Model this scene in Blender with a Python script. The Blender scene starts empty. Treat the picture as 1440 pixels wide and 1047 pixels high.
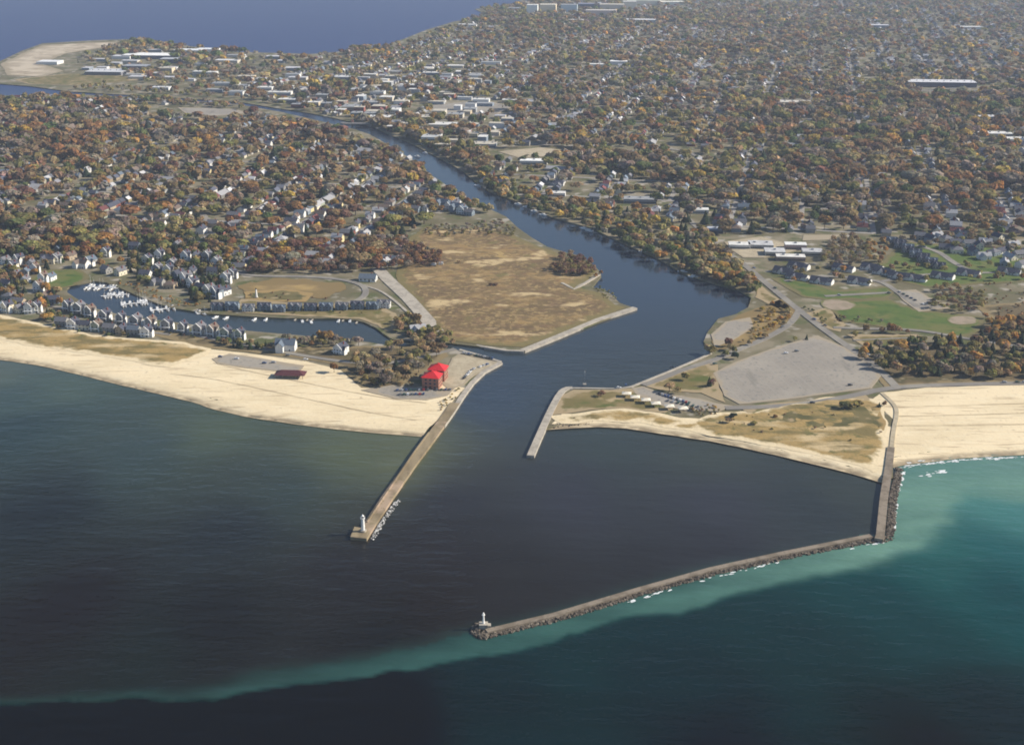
import bpy, math, random
import numpy as np
from mathutils import Vector
from mathutils.geometry import delaunay_2d_cdt
random.seed(7); RNG = np.random.default_rng(11)
SC = bpy.context.scene
COL = SC.collection
R = math.radians
# ------------------------------------------------------------------ camera
H = 410.0; F = 1800.0; PITCH = R(20.5); CX, CY = 720.0, 523.5
cp, sp = math.cos(PITCH), math.sin(PITCH)
def P(px, py, z=0.0):
    u = (px-CX)/F; v = (py-CY)/F
    dy = cp - v*sp; dz = -sp - v*cp
    t = (H-z)/(-dz)
    return (u*t, dy*t)
def PL(pts, z=0.0): return [P(a, b, z) for a, b in pts]
def pix(x, y, z=0.0):
    d = y*cp - (z-H)*sp
    return CX + F*x/d, CY - F*(y*sp + (z-H)*cp)/d
cam_d = bpy.data.cameras.new('camera'); cam = bpy.data.objects.new('camera', cam_d); COL.objects.link(cam)
cam.location = (0, 0, H); cam.rotation_euler = (R(90)-PITCH, 0, 0)
cam_d.sensor_width = 36; cam_d.lens = 36*F/1440; cam_d.clip_start = 1; cam_d.clip_end = 60000
SC.camera = cam
# ------------------------------------------------------------------ light
SUN_EL, SUN_AZ = R(31), R(4)          # azimuth measured from +x towards +y
w = bpy.data.worlds.new('World'); SC.world = w; w.use_nodes = True
nt = w.node_tree; bg = nt.nodes['Background']
sky = nt.nodes.new('ShaderNodeTexSky'); sky.sky_type = 'NISHITA'; sky.sun_disc = False
sky.sun_elevation = SUN_EL; sky.sun_rotation = R(90)-SUN_AZ; sky.altitude = 400
sky.air_density = 1.0; sky.dust_density = 0.4; sky.ozone_density = 3.0
nt.links.new(sky.outputs[0], bg.inputs[0]); bg.inputs[1].default_value = 0.082
sd = bpy.data.lights.new('sun', 'SUN'); sd.energy = 5.0; sd.angle = R(0.5); sd.color = (1.0, 0.91, 0.77)
sun = bpy.data.objects.new('sun', sd); COL.objects.link(sun)
sdir = Vector((math.cos(SUN_EL)*math.cos(SUN_AZ), math.cos(SUN_EL)*math.sin(SUN_AZ), math.sin(SUN_EL)))
sun.rotation_euler = (-sdir).to_track_quat('-Z', 'Y').to_euler()
SC.view_settings.view_transform = 'Standard'; SC.view_settings.look = 'None'
SC.view_settings.exposure = 0.62; SC.view_settings.gamma = 1.0
SC.cycles.max_bounces = 4; SC.cycles.diffuse_bounces = 2; SC.cycles.glossy_bounces = 2
SC.cycles.transmission_bounces = 2; SC.cycles.volume_bounces = 0; SC.cycles.caustics_reflective = False
SC.cycles.use_denoising = True; SC.cycles.filter_width = 1.8
# ------------------------------------------------------------------ noise
def _h(ix, iy, s):
    n = (ix.astype(np.int64)*374761393 + iy.astype(np.int64)*668265263 + s*1442695041) & 0x7fffffff
    n = ((n ^ (n >> 13))*1274126177) & 0x7fffffff
    return ((n ^ (n >> 16)) & 0xffff)/65535.0
def vnoise(x, y, s=0):
    x = np.asarray(x, float); y = np.asarray(y, float)
    ix = np.floor(x); iy = np.floor(y); fx = x-ix; fy = y-iy
    fx = fx*fx*(3-2*fx); fy = fy*fy*(3-2*fy)
    a = _h(ix, iy, s); b = _h(ix+1, iy, s); c = _h(ix, iy+1, s); d = _h(ix+1, iy+1, s)
    return (a*(1-fx)+b*fx)*(1-fy) + (c*(1-fx)+d*fx)*fy
def fbm(x, y, s=0, o=4):
    t = 0; a = 0.5; k = 1.0
    for i in range(o):
        t = t + a*vnoise(x*k, y*k, s+i*17); a *= 0.5; k *= 2.03
    return t/(1-0.5**o)
def inpoly(x, y, poly):
    x = np.asarray(x, float); y = np.asarray(y, float)
    r = np.zeros(x.shape, bool); n = len(poly)
    for i in range(n):
        x1, y1 = poly[i]; x2, y2 = poly[(i+1) % n]
        if y1 == y2: continue
        c = ((y1 > y) != (y2 > y)) & (x < (x2-x1)*(y-y1)/(y2-y1)+x1)
        r ^= c
    return r
def dist_line(x, y, pts, closed=False):
    x = np.asarray(x, float); y = np.asarray(y, float)
    d = np.full(x.shape, 1e12); n = len(pts)
    for i in range(n if closed else n-1):
        x1, y1 = pts[i]; x2, y2 = pts[(i+1) % n]
        L = (x2-x1)**2+(y2-y1)**2
        if L < 1e-9: continue
        t = np.clip(((x-x1)*(x2-x1)+(y-y1)*(y2-y1))/L, 0, 1)
        d = np.minimum(d, (x-x1-t*(x2-x1))**2+(y-y1-t*(y2-y1))**2)
    return np.sqrt(d)
# ------------------------------------------------------------------ materials
def C4(c): return (c[0], c[1], c[2], 1.0)
def lin(r, g, b):
    f = lambda v: (v/255/12.92) if v/255 <= 0.04045 else ((v/255+0.055)/1.055)**2.4
    return (f(r), f(g), f(b))
def newmat(name, rough=0.85, spec=0.2):
    m = bpy.data.materials.new(name); m.use_nodes = True
    b = m.node_tree.nodes['Principled BSDF']
    b.inputs['Roughness'].default_value = rough; b.inputs['Specular IOR Level'].default_value = spec
    return m, m.node_tree, b
def N(t, typ, **kw):
    n = t.nodes.new(typ)
    for k, v in kw.items(): setattr(n, k, v)
    return n
def noise_fac(t, scale, detail=4, lo=0.4, hi=0.6, stretch=None, dist=0.0):
    g = N(t, 'ShaderNodeNewGeometry'); src = g.outputs['Position']
    if stretch:
        mp = N(t, 'ShaderNodeMapping'); mp.inputs['Scale'].default_value = stretch[:3]
        if len(stretch) > 3: mp.inputs['Rotation'].default_value = (0, 0, stretch[3])
        t.links.new(src, mp.inputs[0]); src = mp.outputs[0]
    n = N(t, 'ShaderNodeTexNoise'); n.inputs['Scale'].default_value = scale; n.inputs['Detail'].default_value = detail
    n.inputs['Distortion'].default_value = dist
    t.links.new(src, n.inputs['Vector'])
    r = N(t, 'ShaderNodeMapRange'); r.inputs[1].default_value = lo; r.inputs[2].default_value = hi
    t.links.new(n.outputs[0], r.inputs[0])
    return r.outputs[0]
def mixc(t, fac, a, b, mode='MIX'):
    m = N(t, 'ShaderNodeMix', data_type='RGBA', blend_type=mode)
    for i, v in ((6, a), (7, b)):
        if isinstance(v, tuple): m.inputs[i].default_value = C4(v)
        else: t.links.new(v, m.inputs[i])
    if isinstance(fac, (int, float)): m.inputs[0].default_value = fac
    else: t.links.new(fac, m.inputs[0])
    return m.outputs[2]
def ground_mat(name, base, layers, rough=0.95, edge=None, bump=0.0, bump_scale=0.3):
    """layers: (colour, scale, lo, hi[, stretch]); edge: (colour, width m, noise m)"""
    m, t, b = newmat(name, rough, 0.1)
    c = base
    for L in layers:
        c = mixc(t, noise_fac(t, L[1], 5, L[2], L[3], L[4] if len(L) > 4 else None), c, L[0])
    if edge:
        a = N(t, 'ShaderNodeAttribute', attribute_name='edge')
        nf = noise_fac(t, edge[3] if len(edge) > 3 else 0.08, 4, 0.3, 0.7)
        ml = N(t, 'ShaderNodeMath', operation='MULTIPLY_ADD'); ml.inputs[1].default_value = -edge[2]
        t.links.new(nf, ml.inputs[0]); t.links.new(a.outputs['Fac'], ml.inputs[2])
        r = N(t, 'ShaderNodeMapRange'); r.inputs[1].default_value = 0; r.inputs[2].default_value = edge[1]
        t.links.new(ml.outputs[0], r.inputs[0])
        c = mixc(t, r.outputs[0], edge[0], c)
    if isinstance(c, tuple): b.inputs['Base Color'].default_value = C4(c)
    else: t.links.new(c, b.inputs['Base Color'])
    if bump:
        nf = noise_fac(t, bump_scale, 5, 0, 1)
        bp = N(t, 'ShaderNodeBump'); bp.inputs['Strength'].default_value = 1; bp.inputs['Distance'].default_value = bump
        t.links.new(nf, bp.inputs['Height']); t.links.new(bp.outputs[0], b.inputs['Normal'])
    return m
def obj_mat(name, rough=0.8, var=0.25, scale=0.6, spec=0.2, stretch=None):
    m, t, b = newmat(name, rough, spec)
    oi = N(t, 'ShaderNodeObjectInfo')
    nf = noise_fac(t, scale, 3, 0.3, 0.7, stretch)
    r = N(t, 'ShaderNodeMapRange'); r.inputs[3].default_value = 1-var; r.inputs[4].default_value = 1+var*0.5
    t.links.new(nf, r.inputs[0])
    hs = N(t, 'ShaderNodeHueSaturation'); t.links.new(oi.outputs['Color'], hs.inputs['Color']); t.links.new(r.outputs[0], hs.inputs['Value'])
    t.links.new(hs.outputs[0], b.inputs['Base Color'])
    return m
def attr_mat(name, rough=0.85, spec=0.15):
    m, t, b = newmat(name, rough, spec)
    a = N(t, 'ShaderNodeAttribute', attribute_name='col'); t.links.new(a.outputs['Color'], b.inputs['Base Color'])
    return m
def leaf_mat(name, objcol):
    m, t, b = newmat(name, 0.9, 0.05)
    v = N(t, 'ShaderNodeAttribute', attribute_name='col')
    if objcol:
        oi = N(t, 'ShaderNodeObjectInfo'); c = mixc(t, 1.0, oi.outputs['Color'], v.outputs['Color'], 'MULTIPLY')
    else: c = v.outputs['Color']
    t.links.new(c, b.inputs['Base Color'])
    tr = N(t, 'ShaderNodeBsdfTranslucent'); t.links.new(c, tr.inputs[0])
    mx = N(t, 'ShaderNodeMixShader'); mx.inputs[0].default_value = 0.35
    t.links.new(b.outputs[0], mx.inputs[1]); t.links.new(tr.outputs[0], mx.inputs[2])
    t.links.new(mx.outputs[0], t.nodes['Material Output'].inputs[0])
    return m
def flat(name, c, rough=0.8, spec=0.2, var=0.2, scale=0.5):
    m, t, b = newmat(name, rough, spec)
    t.links.new(mixc(t, noise_fac(t, scale, 4, 0.35, 0.65), c, tuple(x*(1-var) for x in c)), b.inputs['Base Color'])
    return m
SAND = (0.72, 0.60, 0.40); SAND2 = (0.64, 0.53, 0.345)
M = dict(
 town=ground_mat('town_ground', (0.13, 0.115, 0.065), [((0.22, 0.19, 0.13), 0.02, 0.45, 0.6), ((0.09, 0.10, 0.04), 0.035, 0.5, 0.65), ((0.32, 0.29, 0.24), 0.045, 0.58, 0.66)]),
 beach=ground_mat('beach_sand', SAND, [(SAND2, 0.012, 0.4, 0.6, (1, 2.5, 1, -0.2)), ((0.70, 0.60, 0.41), 0.06, 0.5, 0.7, (1, 3, 1, -0.2)), ((0.50, 0.40, 0.26), 0.1, 0.58, 0.66, (0.3, 2.5, 1, -0.2)), ((0.46, 0.37, 0.25), 0.25, 0.62, 0.75)], edge=((0.27, 0.215, 0.14), 5, 2.5), bump=0.25),
 dune=ground_mat('dune_grass', (0.32, 0.225, 0.09), [((0.17, 0.135, 0.055), 0.05, 0.45, 0.6, (0.6, 1.5, 1, -0.2)), ((0.48, 0.37, 0.21), 0.035, 0.54, 0.66, (0.6, 1.6, 1, -0.2)), ((0.13, 0.12, 0.045), 0.11, 0.58, 0.7)], edge=(SAND2, 4, 8), bump=0.5),
 meadow=ground_mat('dry_meadow', (0.26, 0.175, 0.076), [((0.135, 0.095, 0.05), 0.014, 0.46, 0.54, (0.6, 1.2, 1)), ((0.16, 0.115, 0.055), 0.07, 0.47, 0.55, (0.8, 1.2, 1)), ((0.30,0.215,0.10), 0.2, 0.5, 0.6), ((0.46, 0.35, 0.19), 0.024, 0.57, 0.62, (0.7, 1.2, 1)), ((0.17, 0.11, 0.06), 0.1, 0.5, 0.7), ((0.15, 0.13, 0.05), 0.03, 0.62, 0.72)], edge=((0.17, 0.14, 0.06), 8, 12), bump=0.4),
 gold=ground_mat('golden_grass', (0.34, 0.24, 0.10), [((0.20, 0.14, 0.07), 0.035, 0.46, 0.58, (0.7, 1.3, 1)), ((0.50, 0.38, 0.22), 0.04, 0.55, 0.64)], edge=((0.20, 0.145, 0.065), 20, 26, 0.04)),
 lawn=ground_mat('green_lawn', (0.085, 0.125, 0.03), [((0.13, 0.135, 0.045), 0.03, 0.45, 0.62), ((0.06, 0.10, 0.025), 0.08, 0.5, 0.65)], edge=((0.15, 0.13, 0.06), 4, 7)),
 park=ground_mat('park_grass', (0.15, 0.125, 0.05), [((0.22, 0.17, 0.08), 0.035, 0.45, 0.6), ((0.09, 0.105, 0.03), 0.05, 0.5, 0.65), ((0.36, 0.28, 0.16), 0.06, 0.6, 0.7)], edge=((0.32, 0.25, 0.15), 3, 8)),
 olive=ground_mat('olive_scrub', (0.15, 0.125, 0.055), [((0.09, 0.085, 0.035), 0.06, 0.45, 0.6), ((0.30, 0.23, 0.13), 0.07, 0.6, 0.68)], edge=((0.30, 0.21, 0.09), 3, 9)),
 brush=ground_mat('brushland', (0.13, 0.10, 0.055), [((0.08, 0.07, 0.035), 0.05, 0.45, 0.6), ((0.30, 0.24, 0.15), 0.05, 0.6, 0.68)], edge=((0.22, 0.17, 0.09), 4, 9)),
 asphalt=ground_mat('asphalt', (0.20, 0.19, 0.18), [((0.25, 0.235, 0.215), 0.02, 0.45, 0.6), ((0.16, 0.155, 0.15), 0.15, 0.55, 0.7)], edge=((0.28, 0.25, 0.2), 1.5, 2)),
 lot=ground_mat('worn_asphalt', (0.265, 0.24, 0.205), [((0.31, 0.28, 0.235), 0.02, 0.42, 0.6), ((0.19, 0.18, 0.165), 0.3, 0.55, 0.7), ((0.17, 0.16, 0.14), 0.012, 0.58, 0.7, (3, 0.6, 1, 0.3))], edge=((0.32, 0.27, 0.2), 2, 4)),
 road=ground_mat('road_surface', (0.20, 0.185, 0.165), [((0.26, 0.24, 0.205), 0.04, 0.45, 0.6), ((0.18, 0.17, 0.16), 0.2, 0.55, 0.7)]),
 street=ground_mat('street_surface', (0.26, 0.245, 0.225), [((0.33, 0.305, 0.27), 0.04, 0.45, 0.6)]),
 gravel=ground_mat('gravel_lot', (0.42, 0.36, 0.255), [((0.35, 0.295, 0.205), 0.1, 0.45, 0.6), ((0.29, 0.25, 0.18), 0.4, 0.55, 0.7)], edge=((0.32, 0.27, 0.19), 1.5, 3)),
 concrete=ground_mat('concrete', (0.40, 0.36, 0.30), [((0.31, 0.28, 0.235), 0.15, 0.45, 0.6), ((0.24, 0.21, 0.17), 0.5, 0.58, 0.7)], bump=0.1),
 pier=ground_mat('weathered_pier', (0.27, 0.215, 0.135), [((0.18, 0.14, 0.085), 0.12, 0.42, 0.6, (1, 0.25, 1, -0.35)), ((0.36, 0.27, 0.19), 0.05, 0.52, 0.62), ((0.20, 0.165, 0.09), 0.35, 0.58, 0.7)], bump=0.15),
 break_=ground_mat('breakwater_stone', (0.24, 0.20, 0.155), [((0.165, 0.135, 0.10), 0.12, 0.45, 0.6), ((0.15, 0.125, 0.095), 0.4, 0.55, 0.7)], bump=0.2),
 rock=ground_mat('riprap_rock', (0.11, 0.09, 0.07), [((0.2, 0.17, 0.135), 0.5, 0.5, 0.62), ((0.06, 0.05, 0.04), 0.3, 0.5, 0.65)]),
 palerock=ground_mat('pale_rock', (0.42, 0.41, 0.39), [((0.6, 0.6, 0.6), 0.5, 0.5, 0.62), ((0.2, 0.19, 0.17), 0.3, 0.5, 0.65)]),
 palesand=ground_mat('pale_spit', (0.48,0.41,0.31), [((0.34,0.28,0.2), 0.02, 0.42, 0.6), ((0.2,0.16,0.1), 0.03, 0.6, 0.7)], edge=((0.3,0.25,0.17), 10, 20, 0.03)),
 track=ground_mat('sand_track', (0.46,0.365,0.23), [((0.40,0.31,0.2), 0.2, 0.45, 0.6), (SAND2, 0.05, 0.5, 0.6)]),
 infield=ground_mat('infield_clay', (0.30, 0.24, 0.18), [((0.24, 0.2, 0.14), 0.1, 0.45, 0.6)], edge=((0.15, 0.15, 0.06), 1, 2)),
 foam=flat('foam', (0.75, 0.78, 0.78), 0.6), white=flat('white_paint', (0.78, 0.77, 0.74), 0.5, 0.3, 0.08), dark=flat('dark_trim', (0.03, 0.03, 0.035), 0.5),
 glass=flat('window_glass', (0.03, 0.04, 0.055), 0.1, 0.6), red=flat('red_roof', (0.60, 0.028, 0.035), 0.6, 0.2, 0.12), brick=flat('red_tan_brick', (0.36, 0.17, 0.12), 0.9, 0.1, 0.2),
 redbrick=flat('red_brick', (0.22, 0.06, 0.045), 0.9), maroon=flat('maroon_shingle', (0.10, 0.035, 0.04), 0.9), cream=flat('cream_roof', (0.72, 0.66, 0.54), 0.7, 0.2, 0.1),
 wood=flat('weathered_wood', (0.25, 0.2, 0.14), 0.9), bark=flat('bark', (0.08, 0.06, 0.045), 0.95), tyre=flat('tyre_rubber', (0.02, 0.02, 0.02), 0.9), steel=flat('galvanised_steel', (0.25, 0.27, 0.29), 0.5, 0.5),
 leaf=leaf_mat('leaf', True), leafs=leaf_mat('leaf_mass', False), paint=obj_mat('car_paint', 0.3, 0.05, 0.5, 0.5), siding=obj_mat('house_siding', 0.8, 0.12), shingle=obj_mat('roof_shingle', 0.9, 0.3, 1.2),
 flatroof=obj_mat('flat_roof', 0.9, 0.25, 0.2), hmass=attr_mat('house_mass'), hull=flat('boat_hull', (0.75, 0.76, 0.77), 0.3, 0.5, 0.05),
)
# ------------------------------------------------------------------ objects
def tag(o, label=None, cat=None, group=None, kind=None):
    if label: o['label'] = label
    if cat: o['category'] = cat
    if group: o['group'] = group
    if kind: o['kind'] = kind
    return o
def npmesh(name, V, Fc, mats, attrs=None, midx=None, smooth=False):
    """V (n,3); Fc (m,k) index array or list of arrays; attrs {name: (domain, array)}"""
    me = bpy.data.meshes.new(name)
    V = np.asarray(V, np.float32)
    if not isinstance(Fc, list): Fc = [Fc]
    tot = np.concatenate([np.full(len(f), f.shape[1], np.int32) for f in Fc])
    loops = np.concatenate([np.asarray(f, np.int32).ravel() for f in Fc])
    me.vertices.add(len(V)); me.vertices.foreach_set('co', V.ravel())
    me.loops.add(len(loops)); me.loops.foreach_set('vertex_index', loops)
    me.polygons.add(len(tot))
    st = np.zeros(len(tot), np.int32); st[1:] = np.cumsum(tot)[:-1]
    me.polygons.foreach_set('loop_start', st)
    for m in mats: me.materials.append(m)
    if midx is not None: me.polygons.foreach_set('material_index', np.asarray(midx, np.int32))
    for k, (dom, arr) in (attrs or {}).items():
        arr = np.asarray(arr, np.float32)
        if arr.ndim == 1: me.attributes.new(k, 'FLOAT', dom).data.foreach_set('value', arr)
        else:
            if arr.shape[1] == 3: arr = np.concatenate([arr, np.ones((len(arr), 1), np.float32)], 1)
            me.attributes.new(k, 'FLOAT_COLOR', dom).data.foreach_set('color', np.ascontiguousarray(arr).ravel())
    me.update(calc_edges=True)
    if not smooth: me.shade_flat()
    return me
def link(name, me, parent=None, loc=None, rz=0.0, color=None):
    o = bpy.data.objects.new(name, me); COL.objects.link(o)
    if parent: o.parent = parent
    if loc is not None: o.location = loc
    if rz: o.rotation_euler = (0, 0, rz)
    if color is not None: o.color = C4(color)
    return o
def empty(name, loc, rz=0.0):
    o = bpy.data.objects.new(name, None); COL.objects.link(o); o.location = loc; o.rotation_euler = (0, 0, rz)
    o.empty_display_size = 0.5
    return o
class MB:
    def __init__(s): s.v = []; s.f = []
    def box(s, x0, x1, y0, y1, z0, z1):
        n = len(s.v)
        s.v += [(x0,y0,z0),(x1,y0,z0),(x1,y1,z0),(x0,y1,z0),(x0,y0,z1),(x1,y0,z1),(x1,y1,z1),(x0,y1,z1)]
        s.f += [tuple(n+i for i in q) for q in ((3,2,1,0),(4,5,6,7),(0,1,5,4),(1,2,6,5),(2,3,7,6),(3,0,4,7))]
        return s
    def poly(s, pts):
        n = len(s.v); s.v += pts; s.f.append(tuple(range(n, n+len(pts)))); return s
    def prism(s, pts, z0, z1):
        n = len(s.v); k = len(pts)
        s.v += [(a, b, z0) for a, b in pts]+[(a, b, z1) for a, b in pts]
        s.f += [tuple(range(n+k, n+2*k)), tuple(range(n+k-1, n-1, -1))]
        for i in range(k): j = (i+1) % k; s.f.append((n+i, n+j, n+k+j, n+k+i))
        return s
    def cone(s, x, y, z0, z1, r0, r1, k=10):
        n = len(s.v)
        for z, r in ((z0, r0), (z1, r1)):
            s.v += [(x+r*math.cos(2*math.pi*i/k), y+r*math.sin(2*math.pi*i/k), z) for i in range(k)]
        for i in range(k): j = (i+1) % k; s.f.append((n+i, n+j, n+k+j, n+k+i))
        s.f += [tuple(range(n+k, n+2*k)), tuple(range(n+k-1, n-1, -1))]
        return s
    def stick(s, a, b, r0, r1, k=5):
        a = Vector(a); b = Vector(b); d = (b-a).normalized(); u = d.orthogonal().normalized(); w_ = d.cross(u); n = len(s.v)
        for p, r in ((a, r0), (b, r1)):
            s.v += [tuple(p+(u*math.cos(2*math.pi*i/k)+w_*math.sin(2*math.pi*i/k))*r) for i in range(k)]
        for i in range(k): j = (i+1) % k; s.f.append((n+i, n+j, n+k+j, n+k+i))
        s.f.append(tuple(range(n+k, n+2*k)))
        return s
    def gable(s, x0, x1, y0, y1, z0, zr, axis='x', ov=0.5, th=0.25):
        """pitched roof slab, ridge along axis"""
        if axis == 'x':
            ym = (y0+y1)/2; k = (zr-z0)/(ym-y0); a, b = x0-ov, x1+ov; e = z0-k*ov
            sec = [(y0-ov, e), (ym, zr), (y1+ov, e), (y1+ov, e+th), (ym, zr+th), (y0-ov, e+th)]
            n = len(s.v); s.v += [(a, p, q) for p, q in sec]+[(b, p, q) for p, q in sec]
        else:
            xm = (x0+x1)/2; k = (zr-z0)/(xm-x0); a, b = y0-ov, y1+ov; e = z0-k*ov
            sec = [(x0-ov, e), (xm, zr), (x1+ov, e), (x1+ov, e+th), (xm, zr+th), (x0-ov, e+th)]
            n = len(s.v); s.v += [(p, a, q) for p, q in sec]+[(p, b, q) for p, q in sec]
        for i in range(6): j = (i+1) % 6; s.f.append((n+i, n+j, n+6+j, n+6+i))
        s.f += [(n, n+1, n+4, n+5), (n+1, n+2, n+3, n+4), (n+6, n+7, n+10, n+11), (n+7, n+8, n+9, n+10)]
        return s
    def gwall(s, x0, x1, y0, y1, zb, z0, zr, axis='x'):
        n = len(s.v)
        if axis == 'x':
            ym = (y0+y1)/2
            s.v += [(x0,y0,zb),(x1,y0,zb),(x1,y1,zb),(x0,y1,zb),(x0,y0,z0),(x1,y0,z0),(x1,y1,z0),(x0,y1,z0),(x0,ym,zr),(x1,ym,zr)]
            fs = [(0,1,5,4),(2,3,7,6),(1,2,6,9,5),(3,0,4,8,7)]
        else:
            xm = (x0+x1)/2
            s.v += [(x0,y0,zb),(x1,y0,zb),(x1,y1,zb),(x0,y1,zb),(x0,y0,z0),(x1,y0,z0),(x1,y1,z0),(x0,y1,z0),(xm,y0,zr),(xm,y1,zr)]
            fs = [(1,2,6,5),(3,0,4,7),(0,1,5,8,4),(2,3,7,9,6)]
        s.f += [tuple(n+i for i in q) for q in fs]
        return s
    def hip(s, x0, x1, y0, y1, z0, zr, ov=0.6):
        n = len(s.v); x0 -= ov; x1 += ov; y0 -= ov; y1 += ov; ym = (y0+y1)/2; r = (y1-y0)/2
        s.v += [(x0,y0,z0),(x1,y0,z0),(x1,y1,z0),(x0,y1,z0),(x0+r,ym,zr),(x1-r,ym,zr)]
        s.f += [tuple(n+i for i in q) for q in ((0,1,5,4),(1,2,5),(2,3,4,5),(3,0,4),(3,2,1,0))]
        return s
    def mesh(s, name, mat):
        me = bpy.data.meshes.new(name); me.from_pydata(s.v, [], s.f); me.materials.append(mat); me.update(); return me
    def build(s, name, mat, parent=None, loc=None, rz=0.0, color=None):
        return link(name, s.mesh(name, mat), parent, loc, rz, color)
# ------------------------------------------------------------------ sheets
def densify(pts, step, jit=0.0, seed=3, closed=True):
    out = []; n = len(pts)
    for i in range(n if closed else n-1):
        a = pts[i]; b = pts[(i+1) % n]; L = math.hypot(b[0]-a[0], b[1]-a[1])
        far = min(a[1], b[1])
        st = max(step, far*0.004)
        k = max(1, min(400, int(L/st)))
        for j in range(k):
            t = j/k; x = a[0]+(b[0]-a[0])*t; y = a[1]+(b[1]-a[1])*t
            out.append((x, y))
    if not closed: out.append(tuple(pts[-1]))
    if jit:
        A = np.array(out); k = 1/(step*3.0)
        ok = 1.0
        dx = (fbm(A[:, 0]*k, A[:, 1]*k, seed, 3)-0.5)*2*jit; dy = (fbm(A[:, 0]*k+71, A[:, 1]*k+13, seed+5, 3)-0.5)*2*jit
        out = list(zip((A[:, 0]+dx).tolist(), (A[:, 1]+dy).tolist()))
    return out
def round_corners(pts, it=2, closed=True):
    for _ in range(it):
        o = []; n = len(pts)
        for i in range(n if closed else n-1):
            a = pts[i]; b = pts[(i+1) % n]
            o.append((a[0]*.75+b[0]*.25, a[1]*.75+b[1]*.25)); o.append((a[0]*.25+b[0]*.75, a[1]*.25+b[1]*.75))
        if not closed: o = [pts[0]]+o+[pts[-1]]
        pts = o
    return pts
def sheet(name, pxpts, z, mat, step=8, jit=1.0, res=12, smooth=0, shore=None, relief=0.0, skirt=None, seed=3, world=False, label=None, kind='structure', slope=11.0):
    W = list(pxpts) if world else PL(pxpts, z if z > 0 else 0)
    if smooth: W = round_corners(W, smooth)
    W = densify(W, step, jit, seed)
    A = np.array(W)
    x0, y0 = A.min(0); x1, y1 = A.max(0)
    pts = []
    if res:
        gx = np.arange(x0, x1, res); gy = np.arange(y0, y1, res)
        if len(gx)*len(gy) > 30000:
            k = math.sqrt(len(gx)*len(gy)/30000); gx = np.arange(x0, x1, res*k); gy = np.arange(y0, y1, res*k)
        X, Y = np.meshgrid(gx, gy); X = X.ravel()+RNG.uniform(-.3, .3, X.size)*res; Y = Y.ravel()+RNG.uniform(-.3, .3, Y.size)*res
        k = inpoly(X, Y, W); X = X[k]; Y = Y[k]
        k = dist_line(X, Y, W, True) > res*0.35
        pts = list(zip(X[k].tolist(), Y[k].tolist()))
    n = len(W)
    vs, es, fs, *_ = delaunay_2d_cdt([Vector(p) for p in W+pts], [(i, (i+1) % n) for i in range(n)], [], 1, 1e-4)
    vs = np.array([(v.x, v.y) for v in vs])
    ed = dist_line(vs[:, 0], vs[:, 1], W, True)
    zz = np.full(len(vs), float(z))
    if shore is not None:
        S = shore if world else PL(shore)
        ds = dist_line(vs[:, 0], vs[:, 1], S)
        zz = z - np.clip(1-ds/slope, 0, 1)*(z+0.12)
        ed = ds
    if relief:
        zz = zz + relief*np.clip(ed/12, 0, 1)*(fbm(vs[:, 0]/14, vs[:, 1]/9, seed+9, 3)-0.15)
    V = np.column_stack([vs, zz]); fl = [np.array([f for f in fs if len(f) == 3])]
    # faces up
    f = fl[0]; a, b, c = V[f[:, 0]], V[f[:, 1]], V[f[:, 2]]
    up = (b[:, 0]-a[:, 0])*(c[:, 1]-a[:, 1])-(b[:, 1]-a[:, 1])*(c[:, 0]-a[:, 0]) < 0
    f[up] = f[up][:, ::-1]; fl = [f]
    if skirt is not None:
        nb = len(V); Wb = np.array(W)
        V = np.vstack([V, np.column_stack([Wb, np.full(n, z)]), np.column_stack([Wb, np.full(n, skirt)])])
        q = np.array([(nb+i, nb+(i+1) % n, nb+n+(i+1) % n, nb+n+i) for i in range(n)]); fl.append(q)
        ed = np.concatenate([ed, np.zeros(2*n)])
    me = npmesh(name, V, fl, [mat], {'edge': ('POINT', ed)}, smooth=skirt is None)
    o = link(name, me)
    tag(o, label=label, kind=kind)
    return o, W
def ribbon(name, pxpts, width, z, mat, world=False, smooth=2, kind='structure', label=None, jit=0.0, parent=None, depth=None):
    W = list(pxpts) if world else PL(pxpts, z)
    if smooth: W = round_corners(W, smooth, False)
    W = densify(W, 6, 0, closed=False)
    A = np.array(W); T = np.gradient(A, axis=0); T /= np.linalg.norm(T, axis=1)[:, None]+1e-9
    Nn = np.column_stack([-T[:, 1], T[:, 0]])
    ww = width/2*(1+jit*(fbm(A[:, 0]/7, A[:, 1]/7, 5, 2)-0.5)*2)
    L = A+Nn*ww[:, None]; Rr = A-Nn*ww[:, None]; n = len(A)
    V = np.vstack([np.column_stack([L, np.full(n, z)]), np.column_stack([Rr, np.full(n, z)])])
    q = [(i, n+i, n+i+1, i+1) for i in range(n-1)]
    if depth is not None:
        V = np.vstack([V, np.column_stack([L, np.full(n, depth)]), np.column_stack([Rr, np.full(n, depth)])])
        for i in range(n-1): q += [(i, i+1, 2*n+i+1, 2*n+i), (n+i+1, n+i, 3*n+i, 3*n+i+1)]
        q += [(0, 2*n, 3*n, n), (n-1, 2*n-1, 4*n-1, 3*n-1)]
    me = npmesh(name, V, np.array(q), [mat], {'edge': ('POINT', np.full(len(V), 5.0))})
    o = link(name, me, parent)
    if not parent: tag(o, label=label, kind=kind)
    return o
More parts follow.
